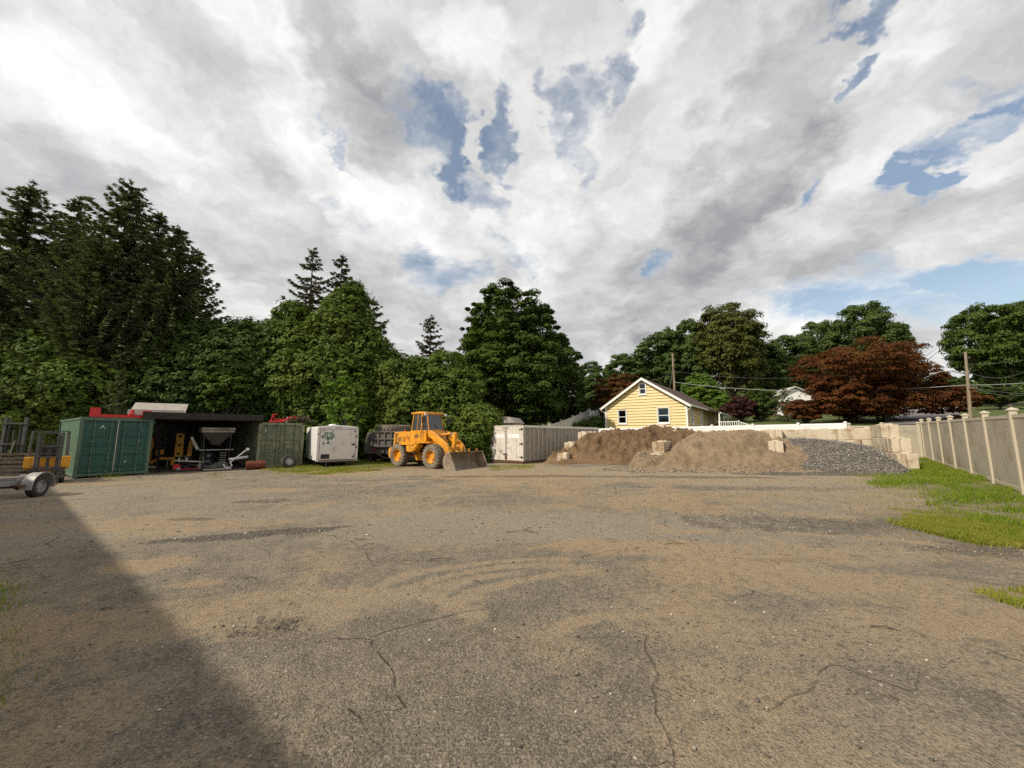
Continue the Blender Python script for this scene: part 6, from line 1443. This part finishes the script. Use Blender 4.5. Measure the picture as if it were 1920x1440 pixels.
MB().box(-.07, .02, .0, 4.2, zt - .1, zt + .01).build('top_rail', M['truck_grey'], dt)
MB().prism([(-.35, zb + .1), (0, zb - .1), (0, zb), (-.1, zb + .2)], .1, 4.0, 'y').build('side_board', M['truck_grey'], dt)
MB().box(.5, Wt - .5, .3, 6.5, zb - .45, zb - .1).build('chassis', M['black'], dt)
MB().tube([(.3, .2, zb - .45), (.9, .15, zb - .70), (1.6, .15, zb - .70), (2.0, .2, zb - .45)], .05, 7).build('hitch_bar', M['dark_steel'], dt, smooth=40)
for x in (.75, 1.1, 1.45): MB().box(x, x + .12, .1, .3, zb - .45, zb - .2).build('hitch_plate', M['dark_steel'], dt)
for x in (.2, .55, Wt - .55, Wt - .2): wheel(dt, T(x, 1.5, .50) @ RY(math.pi / 2 * (-1 if x < 1 else 1)), .50, .27, .27, M['rubber'], M['dark_steel'], 0)
for x in (.25, Wt - .25): wheel(dt, T(x, 5.6, .50) @ RY(math.pi / 2 * (-1 if x < 1 else 1)), .50, .27, .27, M['rubber'], M['dark_steel'], 0)
for x in (.02, Wt - .62): MB().box(x, x + .6, 1.0, 1.03, .25, zb - .1).build('mud_flap', M['rubber'], dt)
for x in (.1, Wt - .3): MB().box(x, x + .16, .0, .08, zb - .2, zb - .08).build('tail_lamp', M['lamp_red'], dt)
MB().prism([(4.5, .7), (6.3, .7), (6.3, 1.5), (5.6, 1.6), (5.3, 2.3), (4.5, 2.3)], .15, Wt - .15, 'x').build('cab', M['black'], dt, bevel=.05)
p = A + d.normalized() * .95 + Vector((-d.y, d.x, 0)).normalized() * .98
bt_ = thing('loader_tyre', 'big worn tractor tyre lying flat on the dump truck body', 'tyre', (p.x, p.y, z0 + zt + .18), rz)
tb = MB(); r_, w_ = .98, .40; tb.lathe([(.52, .15), (.58, .20), (.80, .21), (.92, .17), (.975, .08), (.975, -.08), (.92, -.17), (.80, -.21), (.58, -.20), (.52, -.15), (.50, 0), (.52, .15)], 40); tb.build('casing', M['dusty_rubber'], bt_, smooth=40)
tb = MB()
for i in range(26):
    for s in (-1, 1): tb.box(-.03, .035, -.05, .05, -.10, .10, RZ(2 * math.pi * (i + (.5 if s > 0 else 0)) / 26) @ T(.965, 0, s * .085) @ RX(s * R(30)))
tb.build('tread', M['dusty_rubber'], bt_)
# grey box beside the truck, between it and the white trailer
p = at(682, 840, 25); gb = thing('truck_cab', 'shadowed dark truck cab between the white trailer and the dump truck', 'truck', (p.x, p.y, gz(p.x, p.y)), rz)
MB().prism([(.0, .55), (1.9, .55), (1.9, 1.2), (1.75, 1.9), (.2, 1.9), (.0, 1.2)], 0, 1.6, 'y').build('cab_shell', M['truck_grey'], gb, bevel=.05)
MB().prism([(.18, 1.22), (1.72, 1.22), (1.62, 1.78), (.3, 1.78)], -.012, -.002, 'y').build('rear_window', M['glass'], gb)
MB().box(-.1, 2.0, 1.6, 4.2, .55, .7).build('chassis', M['black'], gb)
for x in (.15, 1.75): wheel(gb, T(x, .8, .42) @ RY(math.pi / 2 * (-1 if x < 1 else 1)), .42, .25, .23, M['rubber'], M['dark_steel'])

# ------------------------------------------------------------------ forklift beside the green container
hd = Vector((.77, -.638, 0)); c = Vector((-17.75, 15.0, 0)); z0 = gz(c.x, c.y)
fk = thing('forklift', 'old yellow forklift with a dark mast beside the green container', 'forklift', (c.x, c.y, z0), math.atan2(hd.y, hd.x) + math.pi / 2)   # local -y faces the viewer
fk.rotation_euler.z = math.atan2(-hd.x, hd.y) + math.pi
for s in (-1, 1):
    MB().box(s * .30 - .045, s * .30 + .045, -.06, .06, .06, 1.92).build('mast_rail', M['grey_mast'], fk); MB().box(s * .22 - .03, s * .22 + .03, -.03, .07, .08, 1.86).build('inner_rail', M['dark_steel'], fk)
    wheel(fk, T(s * .40, .30, .25) @ RY(math.pi / 2 * s), .25, .18, .14, M['rubber'], M['yellow']); wheel(fk, T(s * .34, 1.45, .22) @ RY(math.pi / 2 * s), .22, .16, .12, M['rubber'], M['yellow'])
    MB().box(s * .47 - .11, s * .47 + .11, .05, .45, .62, 1.02).build('fender', M['yellow'], fk, bevel=.01)
    MB().prism([(.40, .5), (1.75, .5), (1.80, .95), (.9, 1.0), (.40, .66)], s * .44 - .10, s * .44 + .10, 'y' if False else 'x').build('side_body', M['yellow'], fk, bevel=.015)
    MB().tube([(s * .50, .42, 1.0), (s * .47, .62, 1.98), (s * .46, 1.5, 2.0), (s * .48, 1.62, 1.0)], .03, 6).build('guard_post', M['grey_mast'], fk)
    MB().box(s * .18 - .04, s * .18 + .04, -.16, -.10, .10, .62).build('fork_shank', M['dark_steel'], fk); MB().box(s * .18 - .05, s * .18 + .05, -.95, -.10, .06, .10).build('fork', M['dark_steel'], fk)
for z in (.62, 1.0, 1.40, 1.90): MB().box(-.34, .34, -.075, -.062, z, z + .05).build('mast_crossbar', M['grey_mast'], fk)
MB().box(-.46, .46, -.10, -.076, .22, .34).build('carriage_bar', M['wood_grey'], fk); MB().box(-.46, .46, -.10, -.076, .50, .60).build('carriage_bar', M['dark_steel'], fk)
MB().tube([(0, .02, .1), (0, .02, 1.3)], .05, 8).build('lift_cylinder', M['dark_steel'], fk, smooth=40)
for x in (-.13, .13): MB().box(x - .05, x + .05, .08, .14, .68, 1.0).build('cowl_strip', M['yellow'], fk)
MB().box(-.34, .34, 1.0, 1.85, .35, 1.02).build('counterweight', M['yellow'], fk, bevel=.06)
MB().box(-.24, .24, .9, 1.3, 1.02, 1.12).build('seat', M['black'], fk, bevel=.03); MB().box(-.24, .24, 1.25, 1.35, 1.1, 1.5).build('seat_back', M['black'], fk, bevel=.03)
MB().lathe([(.15, -.012), (.17, 0), (.15, .012)], 16, T(0, .55, 1.18) @ RX(R(-60))).build('steering_wheel', M['black'], fk, smooth=40)
for i in range(5): MB().box(-.46, .46, .62 + i * .2, .66 + i * .2, 1.985, 2.015).build('guard_bar', M['grey_mast'], fk)

# tall mast at the far left edge with pallets before it
p = gnd(8, 893); mt = thing('lift_mast', 'tall grey lift mast at the left edge of the picture', 'lift mast', (p.x - .5, p.y + .6, p.z), R(20))
for x in (-.55, .18): MB().box(x, x + .12, 0, .14, 0, 2.78).build('rail', M['grey_mast'], mt)
for x in (-.38, .04): MB().box(x, x + .07, .03, .12, .1, 2.50).build('inner_rail', M['dark_steel'], mt)
for z in (.9, 1.45, 2.45): MB().box(-.6, .35, -.03, 0, z, z + .07).build('crossbar', M['grey_mast'], mt)
MB().tube([(-.15, .08, 0), (-.15, .08, 2.2)], .045, 8).build('cylinder', M['dark_steel'], mt, smooth=40)
MB().tube([(-.10, -.05, 1.0), (.0, -.05, 1.65)], .02, 6).build('hose', M['galv'], mt)
MB().box(-.6, .35, .0, 1.4, .0, .75).build('base_frame', M['dark_steel'], mt)
def pallet(label, p, rz, tilt):
    t = thing('wood_pallet', label, 'pallet', p, rz, 'wooden pallets at the left edge'); t.rotation_euler = (tilt, 0, rz)
    for i in range(6): MB().box(-.55, .55, .0, .02, .02 + i * .19, .12 + i * .19).build('slat', M['wood_grey'], t)
    for x in (-.55, -.04, .47): MB().box(x, x + .08, .02, .11, .0, 1.08).build('stringer', M['wood_grey'], t)
    for i in range(3): MB().box(-.55, .55, .11, .13, .02 + i * .46, .12 + i * .46).build('slat', M['wood_grey'], t)
p = gnd(22, 893); pallet('grey wooden pallet leaning on the tall lift mast', (p.x, p.y, p.z + .01), R(30), R(-8))
p = gnd(50, 895); pallet('grey wooden pallet lying low beside the forklift', (p.x - .35, p.y + .9, p.z + .02), R(30), R(-86))

# ------------------------------------------------------------------ utility trailer at the left edge
n_ = Vector((.95, .31, 0)); w0 = gnd(84, 931); rz = math.atan2(n_.y, n_.x); r = .35
ut = thing('utility_trailer', 'galvanised utility trailer with a rounded fender cut off by the left edge', 'trailer', (w0.x - n_.x * .2, w0.y - n_.y * .2, w0.z - .01), rz)
ut.scale = (.88, .88, .88)
wheel(ut, T(0, 0, r) @ RY(math.pi / 2), r, .25, .20, M['rubber'], M['galv'], 0, dish=.01)
wheel(ut, T(-1.9, 0, r) @ RY(-math.pi / 2), r, .25, .20, M['rubber'], M['galv'], 0, dish=.01)
for x in (0, -1.9):
    fd = MB(); pr_ = []
    for i in range(15):
        a_ = R(-8 + 196 * i / 14); pr_.append((.47 * math.cos(a_), r + .47 * math.sin(a_)))
    pi_ = [(y * .965, r + (z - r) * .965) for y, z in pr_]
    fd.prism(pr_ + pi_[::-1], x - .15, x + .15, 'x')
    fo = fd.build('fender', M['galv'], ut, smooth=30)
    MB().tube([(x + .15, y, z) for y, z in pr_], .016, 6).build('fender_lip', M['galv'], fo, smooth=40)
for x in (-.32, -1.58): MB().box(x - .04, x + .04, -3.4, .9, .46, .58).build('frame_rail', M['galv'], ut)
for y in (-3.3, -2.2, -1.1, -.45, .3, .82): MB().box(-1.54, -.36, y, y + .08, .45, .575).build('cross_member', M['galv'], ut)
MB().tube([(-1.8, 0, r), (-.1, 0, r)], .04, 8).build('axle', M['black'], ut, smooth=40)
for x in (-.32, -1.58):
    MB().tube([(x, -.5, .42), (x, -.25, .30), (x, 0, .29), (x, .25, .30), (x, .5, .42)], .03, 6).build('leaf_spring', M['black'], ut)
MB().box(-.34, .0, -.52, -.44, .40, .46).build('fender_bracket', M['rust'], ut); MB().box(-.30, .0, .42, .50, .36, .44).build('fender_bracket', M['rust'], ut)
MB().box(-.02, .1, .47, .56, .30, .38).build('side_lamp', M['lamp_red'], ut)
MB().box(-.95, -.83, -4.9, -3.4, .44, .56).build('drawbar', M['galv'], ut)
MB().box(-1.7, -.25, .91, .96, .40, .56).build('rear_beam', M['galv'], ut)
MB().tube([(-1.5, -.9, .62), (-.9, -.5, .66), (-.5, .1, .66), (-.4, .4, .70)], .035, 7).build('winch_strap', M['white_dull'], ut, smooth=40)
MB().prism([(.2, .56), (.5, .56), (.55, .72), (.3, .74)], -.7, -.55, 'x').build('winch_post', M['white_dull'], ut, bevel=.02)
# rusty block by the trailer
p = gnd(122, 893); rk = thing('rusty_footing', 'small rusty angle bracket on the asphalt by the green container', 'bracket', p, R(30))
MB().prism([(-.18, 0), (.18, 0), (.14, .05), (.03, .06), (-.02, .22), (-.10, .22), (-.12, .06), (-.16, .05)], -.1, .1, 'y').build('bracket', M['rust'], rk)

# ------------------------------------------------------------------ painted bay lines on the asphalt
M['line'] = pmat('worn_line_paint', (.42, .39, .33), (.2, .17, .14), .9, 9, dirt=(.16, .135, .105), dirt_amt=1.0, dirt_scale=5)
for (a_, b_, w_) in (((-30, 1062), (66, 1047), .07), ((148, 1034), (182, 1031), .06), ((-20, 948), (110, 936), .08), ((50, 943), (165, 936), .06)):
    A_, B_ = gnd(*a_), gnd(*b_); dd_ = (B_ - A_).normalized(); nn = Vector((-dd_.y, dd_.x, 0)) * w_ / 2; mb = MB(); vs = []; K = 40
    for i in range(K + 1):
        q_ = A_.lerp(B_, i / K); jit = 1 + .35 * math.sin(i * 2.3)
        for s in (-1, 1): v = q_ + nn * s * jit; vs.append((v.x, v.y, float(interp(GZ, v.x, v.y)) + .006))
    mb.add(vs, [(2 * i, 2 * i + 1, 2 * i + 3, 2 * i + 2) for i in range(K)]); tag(mb.build('bay_line', M['line']), kind='structure')

# ------------------------------------------------------------------ poles and wires
def pole(label, px, py_top, Y, lean, r=.14, base_drop=.4):
    p = at(px, py_top, Y); z = gz(p.x, p.y); t = thing('utility_pole', label, 'utility pole', (p.x, p.y, z), 0, 'wooden utility poles'); H = p.z - z
    MB().tube([(lean * -1, 0, -base_drop), (0, 0, H)], [r * 1.15, r * .8], 12).build('shaft', M['wood_pole'], t, smooth=40); return t, p, H
t, P1, H1 = pole('wooden utility pole with a street lamp arm at the right', 1810, 660, 34, .5, .115)
MB().tube([(0, 0, H1 - 2.1), (-1.2, .1, H1 - 1.75), (-2.2, .1, H1 - 1.75), (-3.0, .1, H1 - 1.95)], .045, 8).build('lamp_arm', M['galv'], t, smooth=50)
MB().lathe([(.001, -.30), (.10, -.25), (.13, 0), (.10, .25), (.001, .30)], 12, T(-3.1, .1, H1 - 1.98) @ RY(R(84))).build('lamp_head', M['galv'], t, smooth=50)
for z in (H1 - .6, H1 - 1.6, H1 - 3.2): MB().lathe([(.001, 0), (.06, .0), (.08, .08), (.04, .16), (.001, .16)], 10, T(.2, -.05, z)).build('insulator', M['dark_steel'], t, smooth=50)
MB().tube([(-.4, -.16, H1 - 3.3), (.4, -.16, H1 - 3.3)], .05, 6).build('crossarm', M['wood_pole'], t)
t2, P2, H2 = pole('bare wooden utility pole rising behind the yellow house roof', 1261, 662, 56, .0, .17)
MB().tube([(-.9, -.2, H2 - 6.0), (.15, -.2, H2 - .9)], .03, 5).build('guy_wire', M['wire'], t2)
def wire(label, a_, b_, sag, mat='wire', r=.016):
    a_, b_ = Vector(a_), Vector(b_); pts = []
    for i in range(17):
        s = i / 16; q_ = a_.lerp(b_, s); q_.z -= sag * 4 * s * (1 - s); pts.append(q_)
    tag(MB().tube(pts, r, 5).build('overhead_wire', M[mat], smooth=60), label, 'wire', 'overhead wires')
def pt(px, py, Y): return at(px, py, Y)
wire('top wire running right from the lamp pole', pt(1812, 683, 34), pt(1990, 661, 30), .25)
wire('sagging wire below the top wire right of the lamp pole', pt(1814, 697, 34), pt(1960, 672, 30), 1.0)
wire('pale middle wire running right from the lamp pole', pt(1815, 722, 34), pt(1990, 712, 30), .1, 'wire_pale', .022)
wire('low sagging wire right of the lamp pole', pt(1820, 724, 34), pt(1970, 725, 30), .8)
wire('lowest thin wire right of the lamp pole', pt(1830, 729, 34), pt(1960, 740, 31), .1)
wire('pale wire from the lamp pole across behind the red maple to the bare pole', pt(1812, 722, 34), pt(1262, 716, 56), .9, 'wire_pale', .030)
wire('upper wire from the bare pole toward the red maple', pt(1262, 696, 56), pt(1560, 706, 52), .6, 'wire', .024)
wire('wire running left from the bare pole behind the house', pt(1262, 700, 56), pt(1060, 748, 60), .5, 'wire', .02)
